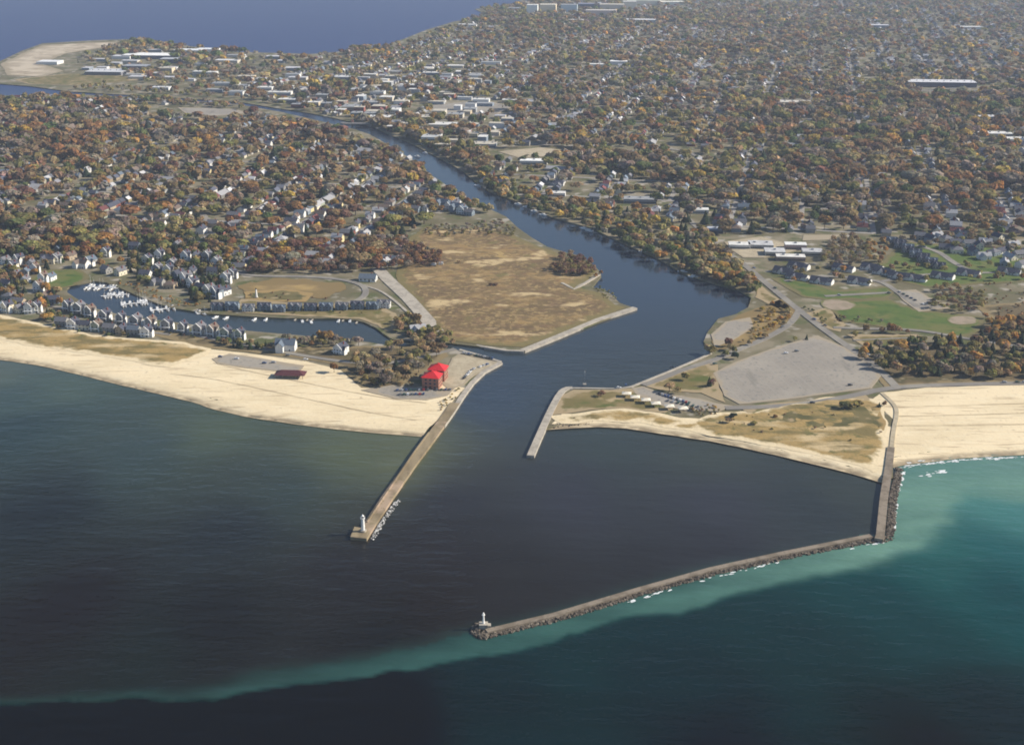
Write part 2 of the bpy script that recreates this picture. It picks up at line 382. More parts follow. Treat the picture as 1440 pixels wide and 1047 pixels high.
# ================================================================== WATER
BW = [(1253,628),(1250,655),(1243,700),(1238,752),(1225,752),(1160,765),(1100,777),(1000,799),(900,827),(780,863),(684,886)]
WC = [(0,525,88,98,92),(100,545,80,94,90),(300,600,82,93,84),(480,640,92,100,86),(565,640,98,104,90),(200,640,64,78,82),(400,690,62,74,78),(30,600,52,68,74),(60,720,42,50,58),(0,560,66,82,84),
 (300,760,48,56,65),(500,800,49,52,60),(100,850,42,44,52),(300,880,41,46,54),(600,850,47,48,54),(640,700,56,60,70),(800,700,62,66,78),(1000,700,64,68,80),(1000,770,56,60,70),
 (850,625,66,76,80),(1000,645,70,78,78),(1180,690,66,74,76),(1150,720,58,66,74),(900,810,52,56,64),(750,850,50,53,60),(700,560,66,78,94),(620,780,52,54,62),(540,900,40,46,54),(200,940,42,52,58)]
WO = [(1420,655,120,165,155),(1380,690,90,150,142),(1430,720,74,134,132),(1340,770,50,108,106),(1430,780,40,100,104),(1420,830,26,76,82),(1250,850,25,72,77),(1100,900,24,62,68),(950,950,23,58,66),(750,970,24,52,60),(500,1030,24,36,46),
 (100,1035,27,34,42),(1400,1000,14,48,55),(1000,1040,17,40,50),(1300,1040,12,40,46),(300,1010,26,38,46),(800,930,28,62,68)]
def idw(x, y, pts, p=3.0):
    num = np.zeros(x.shape+(3,)); den = np.zeros(x.shape)
    for a, b, r, g, bl in pts:
        X, Y = P(a, b); w_ = 1/(((x-X)/1.0)**2+((y-Y)/1.5)**2+400)**(p/2)
        num += w_[..., None]*np.array(lin(r, g, bl)); den += w_
    return num/den[..., None]
def water_colour(x, y):
    wx = x+(fbm(x/60, y/60, 31, 3)-.5)*30; wy = y+(fbm(x/60, y/60, 41, 3)-.5)*30
    c_in = idw(wx, wy, WC); c_in = c_in*(1+2.4*c_in)*np.array((1.0, 1.0, .9)); c_out = idw(wx, wy, WO)
    Bp = PL([(-500,1000),(0,986),(150,984),(300,978),(450,960),(560,940),(640,922),(760,902),(900,866),(1000,840),(1100,815),(1200,790),(1280,760),(1308,738),(1320,705),(1345,690),(1440,700),(1900,730)])
    outer = Bp+[(2500, 400), (-1500, 300)]
    jx = x+(fbm(x/35, y/35, 51, 5)-.5)*20; jy = y+(fbm(x/35, y/35, 61, 5)-.5)*16
    isout = inpoly(jx, jy, outer); d = dist_line(jx, jy, Bp)
    line = PL(BW)
    lake = PL([(-900,1010),(0,965),(300,960),(500,930),(600,905),(684,886)])+line[::-1]+PL([(1250,655),(1258,600),(2200,590),(2500,700)])
    region = inpoly(jx, jy, lake+[(2500, 300), (-1500, 300)])     # beyond breakwater line
    dl = dist_line(jx, jy, lake[:6]+line[::-1])
    px = np.clip((x+250)/500, 0, 1)                               # weak on the left, strong on the right
    streak = fbm(x/50+y/40, y/14-x/60, 77, 5)
    pl = np.where(isout, np.exp(-(d/(2.2+7*px**4))**2), np.exp(-(d/(4.5+68*px**1.3))**2))
    soft = np.where(region, 1.0, np.exp(-(dl/9.0)**2)*(1-px)**1.0)
    pl = pl*soft*(0.45+1.0*streak)*(0.2+0.8*px)
    pc = np.array(lin(74,124,120))*(1-px[..., None]**3)+np.array(lin(122,166,150))*px[..., None]**3
    side = np.clip(np.where(region, 1.0, 0.0), 0, 1)
    so = np.where(isout, 1-0.15*np.exp(-d/30), 0.5)
    s = side*np.where(isout, 1.0, np.clip(px*1.5, 0, 0.8))
    base = c_in*(1-s[..., None])+c_out*s[..., None]
    c = base*(1-np.clip(pl, 0, 1)[..., None])+pc*np.clip(pl, 0, 1)[..., None]
    # river and marina
    riv = np.clip((y-1080)/250, 0, 1)[..., None]*(~region)[..., None]
    c = c*(1-riv)+np.array(lin(66,80,96))*riv
    st2 = (fbm(x/90, y/14, 91, 4)-.5)
    c = c*(1+0.22*st2[..., None]*(1-riv))
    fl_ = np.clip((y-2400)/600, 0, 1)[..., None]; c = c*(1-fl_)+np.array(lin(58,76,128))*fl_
    return np.clip(c, 0, 1)
def water_grid(name, y0, y1, ny, s0, s1, nx, label):
    ys = np.exp(np.linspace(math.log(y0), math.log(y1), ny)); ss = np.linspace(s0, s1, nx)
    S, Y = np.meshgrid(ss, ys); X = S*Y
    c = water_colour(X.ravel(), Y.ravel())
    c = np.clip(c*0.60-np.array((0.0088, 0.0128, 0.0178)), 0.001, 1)
    V = np.column_stack([X.ravel(), Y.ravel(), np.zeros(X.size)])
    wav = np.clip(.8-(Y.ravel()-850)/600, .14, .8); hb = PL(BW+[(790,552),(768,603),(1000,615)]+[(1247,668)]); wav = np.where(inpoly(V[:, 0], V[:, 1], PL(BW)+PL([(620,700),(760,560),(1247,640)])), .3, wav)
    i = np.arange(ny*nx).reshape(ny, nx)
    q = np.column_stack([i[:-1, :-1].ravel(), i[:-1, 1:].ravel(), i[1:, 1:].ravel(), i[1:, :-1].ravel()])
    m, t, b = newmat('water', 0.12, 0.5); b.inputs['IOR'].default_value = 1.33
    a = N(t, 'ShaderNodeAttribute', attribute_name='col'); t.links.new(a.outputs['Color'], b.inputs['Base Color'])
    sv = N(t, 'ShaderNodeAttribute', attribute_name='spc'); t.links.new(sv.outputs['Fac'], b.inputs['Specular IOR Level'])
    rv = N(t, 'ShaderNodeAttribute', attribute_name='rgh'); t.links.new(rv.outputs['Fac'], b.inputs['Roughness'])
    wv = N(t, 'ShaderNodeAttribute', attribute_name='wav')
    h1 = noise_fac(t, 0.17, 4, 0, 1, (0.42, 1.0, 1, 0.25)); h2 = noise_fac(t, 0.07, 4, 0, 1, (0.4, 1.1, 1, 0.28)); h3 = noise_fac(t, 0.4, 2, 0, 1, (0.6, 1.0, 1, 0.3))
    b1 = N(t, 'ShaderNodeBump'); b1.inputs['Distance'].default_value = 0.75; t.links.new(wv.outputs['Fac'], b1.inputs['Strength'])
    b2 = N(t, 'ShaderNodeBump'); b2.inputs['Distance'].default_value = 1.35; t.links.new(wv.outputs['Fac'], b2.inputs['Strength'])
    b3 = N(t, 'ShaderNodeBump'); b3.inputs['Distance'].default_value = 0.2; t.links.new(wv.outputs['Fac'], b3.inputs['Strength'])
    t.links.new(h1, b1.inputs['Height']); t.links.new(h2, b2.inputs['Height']); t.links.new(h3, b3.inputs['Height'])
    t.links.new(b1.outputs[0], b2.inputs['Normal']); t.links.new(b2.outputs[0], b3.inputs['Normal']); t.links.new(b3.outputs[0], b.inputs['Normal'])
    return tag(link(name, npmesh(name, V, q, [m], {'col': ('POINT', c), 'wav': ('POINT', wav), 'rgh': ('POINT', np.interp(V[:, 1], [2000, 3000], [.12, .36])), 'spc': ('POINT', np.interp(V[:, 1], [700, 1100, 2000, 3000], [.12, .28, .28, .10]))}, smooth=True)), label, kind='structure')
water_grid('water', 420, 13000, 620, -0.62, 0.62, 520, 'dark lake and river water with a pale teal plume')
# ================================================================== LAND
ZL = 1.5
CANAL_S = [(545,485),(520,481),(480,477),(430,472),(360,466),(300,460),(240,452),(172,443),(135,434),(110,421),(94,411)]
CANAL_N = [(94,406),(100,401),(115,398),(130,395),(150,397),(165,403),(180,410),(200,418),(220,426),(240,432),(262,436),(295,441),(340,444),(400,447),(480,448),(500,450),(512,453),(528,460),(540,470),(552,477)]
SHORE_N = [(-500,420),(-200,472),(0,504),(60,513),(120,527),(180,542),(240,556),(270,563),(300,573),(340,583),(400,592),(440,598),(520,606),(592,612)]
NBANK = [(893,433),(872,426),(860,414),(848,406),(832,404),(845,388),(845,382),(832,370),(818,360),(800,356),(770,347),(748,334),(728,320),(712,305),(690,294),(655,278),(630,262),(608,247),(590,232),(565,215),(540,200),(520,189),(500,182),(470,175),(430,165.5),(395,157.5),(340,147.5),(240,139.5),(100,132),(50,134),(-60,135),(-700,132)]
SBANK = [(-700,108),(-60,114),(0,118),(40,121),(100,129),(240,137),(340,144),(395,153),(430,158),(470,166),(500,173),(525,178),(545,188),(575,200),(600,213),(625,226),(650,240),(668,256),(690,270),(720,281),(750,293),(775,305),(830,320),(880,343),(930,366),(960,384),(1010,400),(1040,408),(1056,418),(1052,432),(1035,441),(1010,448),(996,465),(990,480),(1000,495),(985,503),(945,522),(900,540),(886,544),(870,546),(802,546),(790,552),(768,603)]
SHORE_S = [(768,603),(800,601),(840,599),(880,601),(940,610),(1000,619),(1040,627),(1080,636),(1140,650),(1200,665),(1240,677),(1247,676)]
SHORE_R = [(1255,655),(1275,651),(1300,648),(1350,642),(1440,637),(1700,620),(2100,590)]
LAKESIDE = [(-700,110),(-200,108),(-30,103),(0,86),(30,72),(60,61),(130,57),(190,55),(250,63),(300,69),(330,73),(440,76),(520,69),(560,58),(600,42),(640,30),(690,24),(668,13),(700,8),(740,12),(745,-10),(775,-60),(810,-95)]
up = lambda L, k: [(a, b-k) for a, b in L]
NORTH = up(SHORE_N, 12)[:-1]+[(575,588),(606,592),(622,588),(640,565),(655,545),(668,529),(704,510),(700,506),(648,493),(640,491),(600,487)]+CANAL_S+CANAL_N+[(600,480),(630,482),(682,488),(735,494)]+NBANK
sheet('ground', NORTH, ZL, M['town'], step=7, jit=0.8, res=40, skirt=-3, label='developed land north of the channel')
SOUTH = SBANK+up(SHORE_S, 8)[1:-1]+[(1244,672),(1256,672)]+up(SHORE_R, 12)+[(2600,500),(2900,200),(2900,-95)]+LAKESIDE[::-1]
sheet('ground', SOUTH, ZL, M['town'], step=7, jit=0.8, res=60, skirt=-3, label='developed land south and east of the channel')
# beaches
sheet('beach', SHORE_N[1:]+[(604,600),(618,588),(638,562),(655,545),(620,540),(560,548),(500,540),(480,520),(430,508),(360,498),(290,490),(240,486),(150,478),(60,466),(0,458),(-200,430)],
      1.62, M['beach'], step=4, jit=1.2, res=5, shore=SHORE_N[1:], relief=0.25, label='wide pale sand beach left of the north pier', seed=21)
sheet('beach', SHORE_S+[(1250,640),(1252,600),(1240,596),(1150,600),(1050,596),(980,588),(930,586),(840,582),(790,582)],
      1.62, M['beach'], step=4, jit=1.0, res=5, shore=SHORE_S, relief=0.3, label='narrow sand beach inside the breakwater', seed=22, slope=6)
sheet('beach', SHORE_R+[(2100,520),(1700,535),(1440,541),(1380,542),(1300,545),(1240,552),(1225,562),(1240,575),(1256,590),(1256,640)],
      1.62, M['beach'], step=4, jit=1.0, res=5, shore=SHORE_R, relief=0.25, label='broad sand beach right of the breakwater', seed=23)
# cover, each a sheet a little above the last
def cover(name, px, k, mat, label, **kw):
    return sheet(name, px, 1.62+0.06*k, mat, label=label, **{**dict(step=6, jit=2.5, res=10), **kw})
cover('dune_grass', [(-200,436),(0,442),(60,455),(130,470),(200,477),(262,481),(300,490),(290,500),(262,508),(235,516),(210,514),(180,507),(130,499),(90,493),(50,487),(0,478),(-200,452)], 4, M['dune'], 'golden dune grass above the left beach', relief=1.6, jit=4)
cover('dune_grass', [(775,585),(830,578),(880,574),(930,580),(975,592),(1000,580),(1060,578),(1110,566),(1180,556),(1225,560),(1243,572),(1248,600),(1246,643),(1226,664),(1206,654),(1150,640),(1080,627),(1020,616),(960,604),(900,594),(840,592),(790,596)], 4, M['dune'], 'tan dune grass behind the inner beach', relief=1.4, jit=3)
cover('meadow', [(560,372),(575,335),(600,318),(640,322),(690,318),(722,330),(748,342),(775,352),(800,362),(822,368),(840,380),(828,392),(808,402),(828,408),(848,412),(864,428),(880,432),(735,488),(682,485),(630,478),(610,470),(590,440),(570,410),(556,388)], 4, M['meadow'], 'dry brown meadow beside the river mouth', relief=0.9, jit=1.5)
cover('golden_grass', [(622,352),(650,338),(690,332),(735,340),(765,352),(770,372),(740,380),(700,378),(650,376),(625,372)], 7, M['gold'], 'golden patch in the dry meadow', jit=7)
cover('grass', [(1085,392),(1110,388),(1180,408),(1240,402),(1262,405),(1250,420),(1170,422),(1130,418),(1105,405)], 4, M['lawn'], 'green lawn in front of the near duplex row')
cover('grass', [(1165,428),(1190,422),(1250,420),(1285,434),(1335,440),(1385,446),(1378,466),(1360,474),(1290,466),(1215,456),(1180,452)], 4, M['lawn'], 'green ball field outfield')
cover('grass', [(1270,340),(1440,350),(1600,360),(1600,400),(1440,396),(1300,404),(1250,392),(1235,372)], 3, M['lawn'], 'lawns between the grey houses')
cover('grass', [(40,392),(60,380),(110,376),(125,390),(110,400),(92,405),(70,408)], 4, M['lawn'], 'green bank at the head of the marina')
cover('grass', [(320,438),(340,420),(440,428),(530,424),(556,440),(560,462),(545,466),(530,457),(505,448),(400,443)], 4, M['park'], 'grass round the marina townhouses')
cover('grass', [(805,548),(870,547),(890,546),(905,556),(950,572),(935,580),(880,574),(830,576),(775,584),(790,556)], 5, M['park'], 'park lawn beside the short jetty')
cover('grass', [(905,542),(945,524),(985,510),(1010,512),(1012,545),(1020,566),(985,552),(930,548)], 5, M['park'], 'park lawn beside the river wall', jit=2)
cover('grass', [(1190,470),(1290,470),(1300,478),(1250,490),(1220,490)], 5, M['park'], 'lawn strip below the ball field')
cover('grass', [(1050,438),(1100,420),(1122,438),(1110,458),(1080,474),(1040,486),(1010,492),(1000,480),(1020,455)], 5, M['gold'], 'golden scrub at the river bend')
cover('grass', [(1040,572),(1090,566),(1180,560),(1215,552),(1220,562),(1150,574),(1100,590),(1060,590)], 6, M['park'], 'grass strip along the shore road')
cover('brush', [(1370,430),(1600,410),(1600,500),(1440,495),(1380,482),(1370,470),(1392,448)], 4, M['brush'], 'brown brushland beyond the ball field')
cover('brush', [(1205,490),(1300,480),(1440,490),(1600,500),(1600,535),(1440,538),(1300,540),(1245,545),(1225,520)], 4, M['brush'], 'brush ground under the pine grove')
cover('brush', [(180,460),(240,466),(320,480),(400,488),(560,486),(620,486),(632,500),(600,520),(560,546),(510,545),(470,512),(400,500),(300,490),(240,478)], 4, M['brush'], 'brushy ground behind the beach road')
cover('brush', [(1045,588),(1100,574),(1180,561),(1232,568),(1243,585),(1244,606),(1150,608),(1080,600)], 6, M['olive'], 'olive scrub hollow behind the tan dunes', relief=1.0, jit=4)
cover('grass', [(1050,385),(1075,404),(1110,432),(1100,436),(1062,418),(1066,406)], 5, M['park'], 'verge between the river trees and the shore road')
cover('grass', [(1132,440),(1165,432),(1190,456),(1180,466),(1165,462)], 4, M['park'], 'verge between the shore road and the ball field')
cover('sand_lot', [(352,396),(400,391),(440,394),(482,398),(494,406),(470,412),(455,421),(420,414),(380,416),(350,410),(338,404)], 5, M['gold'], 'sandy clearing ringed by a road', jit=9)
cover('brush', [(345,410),(400,407),(440,412),(430,424),(380,424),(345,420)], 6, M['olive'], 'dark scrub along the sandy clearing', jit=5)
cover('sand_flat', [(0,90),(30,76),(60,64),(130,60),(185,58),(150,66),(90,76),(60,90),(90,100),(60,108),(10,106)], 5, M['palesand'], 'sandy spit at the inland lake', res=40, step=20, jit=6)
cover('grass', [(20,112),(90,104),(160,104),(200,112),(120,120),(40,118)], 4, M['park'], 'grass flat below the sandy spit', res=40, step=20)
cover('infield', [(1151,424),(1165,420),(1190,422),(1207,427),(1200,434),(1180,437),(1160,434)], 7, M['infield'], 'tan infield of the left ball diamond', smooth=2, jit=.5)
cover('infield', [(1330,449),(1338,444),(1362,443),(1378,447),(1374,455),(1355,457),(1337,455)], 7, M['infield'], 'pinkish infield of the right ball diamond', smooth=2, jit=.5)
# paved lots
ZP = 2.05
def lot(px, mat, label, k=0, **kw): return sheet('parking_lot', px, ZP+0.05*k, M[mat], label=label, **{**dict(step=6, jit=0.8, res=12, skirt=1.0), **kw})
lot([(1003,524),(1035,508),(1085,490),(1150,471),(1188,488),(1215,505),(1240,528),(1225,545),(1100,562),(1040,568),(1018,556),(1012,540)], 'lot', 'large worn parking lot behind the south dunes')
lot([(888,545),(905,543),(920,548),(950,556),(985,560),(1005,566),(1030,570),(1010,578),(965,577),(930,570),(905,560),(893,553)], 'lot', 'small looped lot by the picnic shelters')
lot([(646,497),(702,509),(668,527),(652,541),(632,548),(618,536),(630,515),(636,503)], 'gravel', 'gravel lot on the spit beside the red roofed building')
lot([(508,548),(552,541),(600,546),(640,546),(630,556),(600,562),(555,560)], 'lot', 'asphalt lot in front of the red roofed building')
lot([(298,504),(322,497),(360,502),(428,514),(420,524),(345,517),(306,511)], 'lot', 'beach parking lot above the left beach')
lot([(1258,409),(1288,407),(1310,420),(1336,433),(1292,438),(1272,424)], 'lot', 'sunlit lot behind the ball field')
lot([(1018,340),(1070,332),(1100,340),(1120,352),(1075,362),(1045,362),(1030,352)], 'gravel', 'pale lot left of the white flat roofed complex')
lot([(1000,470),(1020,452),(1055,446),(1060,460),(1030,478),(1005,488)], 'lot', 'riverside lot at the bend')
lot([(700,213),(760,207),(800,212),(790,218),(730,222)], 'gravel', 'open yard beside downtown', res=30)
lot([(1130,330),(1180,330),(1170,337),(1128,338)], 'gravel', 'pale strip behind the woods', res=0)
lot([(158,376),(178,371),(198,376),(196,382),(172,384)], 'gravel', 'pale lot above the marina basin')
lot([(590,150),(680,140),(720,150),(700,160),(620,162)], 'lot', 'downtown parking lot among flat roofs', res=30)
lot([(420,130),(470,124),(500,132),(450,138)], 'lot', 'yard between the north bank warehouses', res=30)
lot([(120,96),(200,92),(215,100),(140,106)], 'gravel', 'gravel yard by the wide grey shed', res=30)
lot([(250,151),(330,153),(350,159),(300,163),(260,159)], 'lot', 'industrial yard beyond the north houses', res=30)
def lot_lines(px, a, b, gap, w_, z):
    Wp = PL(px, z); A = np.array(Wp); c = A.mean(0); d = np.array(P(*b))-np.array(P(*a)); d /= np.linalg.norm(d); n = np.array([-d[1], d[0]]); V = []; Q = []
    for k in range(-30, 31):
        o = c+n*k*gap
        for j in range(-60, 60):
            p = o+d*j*4; q = p+d*4.0
            if not inpoly(np.array([p[0], q[0]]), np.array([p[1], q[1]]), Wp).all(): continue
            m = len(V); V += [(*(p-n*w_), z), (*(q-n*w_), z), (*(q+n*w_), z), (*(p+n*w_), z)]; Q.append((m, m+1, m+2, m+3))
    return link('parking_markings', npmesh('parking_markings', V, np.array(Q), [flat('faded_paint', (.34, .32, .29))]))
tag(lot_lines([(1010,526),(1085,495),(1150,475),(1235,528),(1222,541),(1100,558),(1040,563),(1018,550)], (1080,495), (1150,556), 9.0, .16, ZP+.03), 'faded stall rows painted on the large lot', kind='structure')
# roads
ZR = ZP+0.08
roadn = [0]
def road(px, w_, label, mat='road', name='road', **kw):
    roadn[0] += 1
    z = kw.pop('z', ZR+0.006*roadn[0]); return ribbon(name, px, w_, z, M[mat], label=label, **{**dict(depth=1.4), **kw})
road([(960,300),(1000,338),(1050,374),(1082,402),(1124,436),(1160,464),(1200,492),(1232,514),(1262,545)], 8, 'shore road running down to the south beach')
road([(1124,436),(1112,455),(1080,474),(1040,490),(1005,506),(960,519),(930,532),(905,541)], 7, 'riverside park road at the bend')
road([(1104,395),(1145,387),(1200,390),(1240,395),(1262,410),(1290,431)], 7, 'curved street through the duplexes')
road([(1240,395),(1290,386),(1345,384),(1440,382),(1560,380)], 6, 'street behind the duplex row')
road([(1160,416),(1250,411)], 6, 'pale lane along the ball field')
road([(1172,460),(1230,462),(1290,463),(1350,474),(1440,488),(1560,500)], 6, 'lane below the ball field')
road([(1200,478),(1290,474)], 3, 'pale path under the lawn strip', name='path')
road([(1290,345),(1320,353),(1345,372),(1375,384)], 8, 'cul de sac street beside the slate roofed row')
road([(1020,573),(1070,572),(1130,568),(1200,556),(1240,546),(1300,541),(1440,538),(1600,536)], 8, 'road along the south beach edge')
road([(330,383),(360,388),(430,388),(480,392),(510,400),(516,410),(508,420),(490,426)], 7, 'loop road round the sandy clearing')
road([(530,376),(546,393),(575,420),(600,448),(614,466)], 15, 'broad straight paved strip beside the meadow', mat='concrete', smooth=0)
road([(515,402),(535,408),(555,422),(575,440),(592,456)], 3, 'pale path beside the broad strip', name='path', mat='concrete')
road([(285,300),(305,335),(322,362),(345,386)], 9, 'street coming down through the north houses')
road([(60,427),(110,437),(160,448),(215,458),(270,470),(320,480),(380,491),(430,500),(480,508),(540,512),(600,500),(640,490)], 6, 'street behind the row of canal houses')
road([(0,395),(22,412),(38,430),(60,442),(110,455),(180,463),(240,470)], 5, 'lane curving past the left houses')
road([(240,525),(300,532),(360,545),(440,562),(520,580),(585,590)], 1.3, 'upper line of tracks in the left beach sand', name='path', mat='track', z=1.9, depth=None, jit=.5)
road([(300,510),(360,524),(440,540),(500,552),(560,562),(600,566)], 1.2, 'lower dark line in the sand by the lot', name='path', mat='track', z=1.9, depth=None, jit=.5)
road([(1262,572),(1440,567),(1650,560)], 1.2, 'upper furrow across the right beach', name='path', mat='track', z=1.9, depth=None, jit=.6)
road([(1262,585),(1440,581),(1650,573)], 1.0, 'middle furrow across the right beach', name='path', mat='track', z=1.9, depth=None, jit=.6)
road([(1260,598),(1440,597),(1650,588)], 1.2, 'lower furrow across the right beach', name='path', mat='track', z=1.9, depth=None, jit=.6)
road([(1240,552),(1258,568),(1262,580),(1256,605),(1252,650)], 3.6, 'pale walkway leading to the breakwater', name='path', mat='gravel')
road([(480,172),(530,176),(600,172),(700,160),(860,150),(1000,140),(1200,130),(1440,120)], 11, 'main street running inland from downtown')
road([(850,216),(930,208),(965,212),(985,222)], 8, 'road clearing in the south woods')
road([(1290,128),(1440,126)], 12, 'pale drive below the long low building')
road([(210,197),(300,194),(345,190)], 9, 'crosswise street in the north houses')
road([(400,300),(500,280),(560,262)], 7, 'slanted street in the north houses')
# ================================================================== PIERS, WALLS, ROCKS
def rocks(name, line, w0, n, mat, label, smin=0.8, smax=2.2, side=1, zc=0.3):
    L = densify(PL(line), 2, closed=False); A = np.array(L); T = np.gradient(A, axis=0); T /= np.linalg.norm(T, axis=1)[:, None]
    Nn = np.column_stack([T[:, 1], -T[:, 0]])*side
    V = []; Fc = []
    base = np.array([(-1,-1,-1),(1,-1,-1),(1,1,-1),(-1,1,-1),(-.7,-.6,1),(.6,-.8,1),(.8,.6,1),(-.6,.7,1)], float)
    q = np.array([(3,2,1,0),(4,5,6,7),(0,1,5,4),(1,2,6,5),(2,3,7,6),(3,0,4,7)])
    for i in range(n):
        k = RNG.integers(len(A)); o = RNG.uniform(0, 1)**1.2*w0; c = A[k]+Nn[k]*o+T[k]*RNG.uniform(-2, 2); s = RNG.uniform(smin, smax)
        a = RNG.uniform(0, 6.28); b = RNG.uniform(-.5, .5)
        r = base*RNG.uniform(.55, 1.25, (8, 3))*s*np.array([1, .8, .45])*.6
        z = r[:, 2]*math.cos(b)+r[:, 0]*math.sin(b); x = r[:, 0]*math.cos(b)-r[:, 2]*math.sin(b)
        X = x*math.cos(a)-r[:, 1]*math.sin(a)+c[0]; Y = x*math.sin(a)+r[:, 1]*math.cos(a)+c[1]
        V.append(np.column_stack([X, Y, z+zc+(1-o/w0)*1.0])); Fc.append(q+8*i)
    o_ = link(name, npmesh(name, np.vstack(V), np.vstack(Fc), [mat]))
    return tag(o_, label, 'rocks', kind='stuff')
def wall(name, px, w_, z, label, mat='concrete', parts=True, smooth=0, cat='wall'):
    o = ribbon(name, px, w_, z, M[mat], kind=None, label=label, depth=-3, smooth=smooth); o['category'] = cat
    return o
# north pier
NP = [(640,566),(622,592),(600,622),(575,655),(545,698),(520,736),(507,756)]
pier = wall('pier', NP, 8.6, 2.3, 'long brown pier running out from the left beach to a white light tower', 'pier', cat='pier')
ribbon('parapet', [(603,607),(583,634),(560,668),(530,712),(516,733)], 1.0, 3.0, M['pier'], parent=pier, depth=2.2, smooth=0)
a = P(508, 752); ed = MB(); ed.prism([(a[0]-6.5,a[1]-7),(a[0]+4,a[1]-8.5),(a[0]+5,a[1]+4),(a[0]-5.5,a[1]+8)], -3, 2.45); ed.build('pier_head', M['pier'], pier)
rocks('riprap', [(557,705),(540,728),(522,757)], 2.6, 170, M['palerock'], 'pale rubble heaped along the right side of the north pier', side=-1, smin=.5, smax=1.3)
w1 = wall('channel_wall', [(704,509),(680,522),(664,537),(650,556),(636,578),(622,598)], 4.5, 2.15, 'pale channel wall from the spit tip to the north pier', cat='wall')
wall('quay_wall', [(646,491),(675,499),(704,508)], 3, 2.2, 'pale quay edge along the top of the gravel spit')
wall('quay_wall', [(735,492),(780,474),(840,449),(893,432)], 6.5, 2.5, 'long straight pale wall on the river side of the meadow')
wall('quay_wall', [(682,487),(712,492),(737,493)], 4, 2.3, 'short wall left of the long meadow wall')
wall('quay_wall', [(790,397),(807,406),(824,397),(843,385)], 3.5, 2.6, 'pale V shaped retaining wall in the meadow shore')
wall('jetty', [(805,545),(797,545),(788,551),(775,575),(760,608),(746,640)], 6.0, 2.4, 'short pale jetty jutting into the harbour mouth', smooth=1, cat='jetty')
wall('quay_wall', [(805,545),(870,546),(888,543),(945,520),(985,503),(1000,496)], 2.4, 2.3, 'thin river wall along the south park')
bwo = wall('breakwater', BW[:4]+[(1236,757)], 5.8, 2.7, 'straight shoreward arm of the stone breakwater', 'break_', cat='breakwater')
bw2 = wall('breakwater', BW[4:], 3.9, 2.2, 'long angled arm of the stone breakwater ending at a small light', 'break_', cat='breakwater')
rocks('riprap', [(1236,755),(1160,768),(1100,780),(1000,802),(900,830),(780,866),(684,889)], 6.0, 2600, M['rock'], 'dark riprap on the lake side of the long breakwater arm', side=-1, smin=.6, smax=2.1)
rocks('riprap', [(1260,660),(1251,700),(1246,755),(1236,758)], 5, 800, M['rock'], 'dark riprap beside the shoreward breakwater arm', side=-1, smin=.6, smax=2.0)
rocks('riprap', [(676,880),(672,888),(680,894),(690,889)], 4, 110, M['rock'], 'dark rubble ringing the breakwater tip', smin=1, smax=2.6)
rocks('riprap', [(768,600),(790,597),(830,594)], 5, 130, M['rock'], 'shore stones beside the short jetty')
def foam(name, line, n, spread, label, smin=.5, smax=2.2, side=-1):
    L = densify(PL(line), 2, closed=False); A = np.array(L); T = np.gradient(A, axis=0); T /= np.linalg.norm(T, axis=1)[:, None]
    Nn = np.column_stack([T[:, 1], -T[:, 0]])*side; V = []; q = []; c0 = 0
    cl = [(RNG.integers(len(A))) for _ in range(max(3, n//9))]
    for i in range(n):
        k = int(np.clip(cl[RNG.integers(len(cl))]+RNG.normal(0, 2.5), 0, len(A)-1)); c = A[k]+Nn[k]*(RNG.uniform(0, 1)*spread)+T[k]*RNG.uniform(-2, 2)
        s = RNG.uniform(smin, smax); a = math.atan2(T[k, 1], T[k, 0])+RNG.uniform(-.3, .3)
        for j in range(8):
            r = s*RNG.uniform(.5, 1.1); t = j/8*6.283; x = 1.7*r*math.cos(t); y = .6*r*math.sin(t)
            V.append((c[0]+x*math.cos(a)-y*math.sin(a), c[1]+x*math.sin(a)+y*math.cos(a), .05+.006*(i % 25)))
        q.append([c0+j for j in range(8)]); c0 += 8
    return tag(link(name, npmesh(name, V, np.array(q), [M['foam']])), label, 'foam', kind='stuff')
foam('foam', [(1236,762),(1160,776),(1100,788),(1000,811),(900,840),(780,875),(690,894)], 48, 2.0, 'white wash along the riprap of the long arm', smax=1.6)
foam('foam', [(1267,665),(1259,700),(1253,750)], 55, 2.2, 'white wash beside the shoreward arm')
foam('foam', [(1275,655),(1330,650),(1400,646)], 60, 7, 'surf breaking on the right beach', smin=.6, smax=2.0)
foam('foam', [(1262,660),(1300,654),(1350,648),(1440,643)], 120, 2.5, 'thin white surf line on the right beach', smin=.4, smax=1.2)
foam('foam', [(1290,672),(1330,666)], 22, 7, 'patch of broken surf off the right beach', smin=.6, smax=1.9)
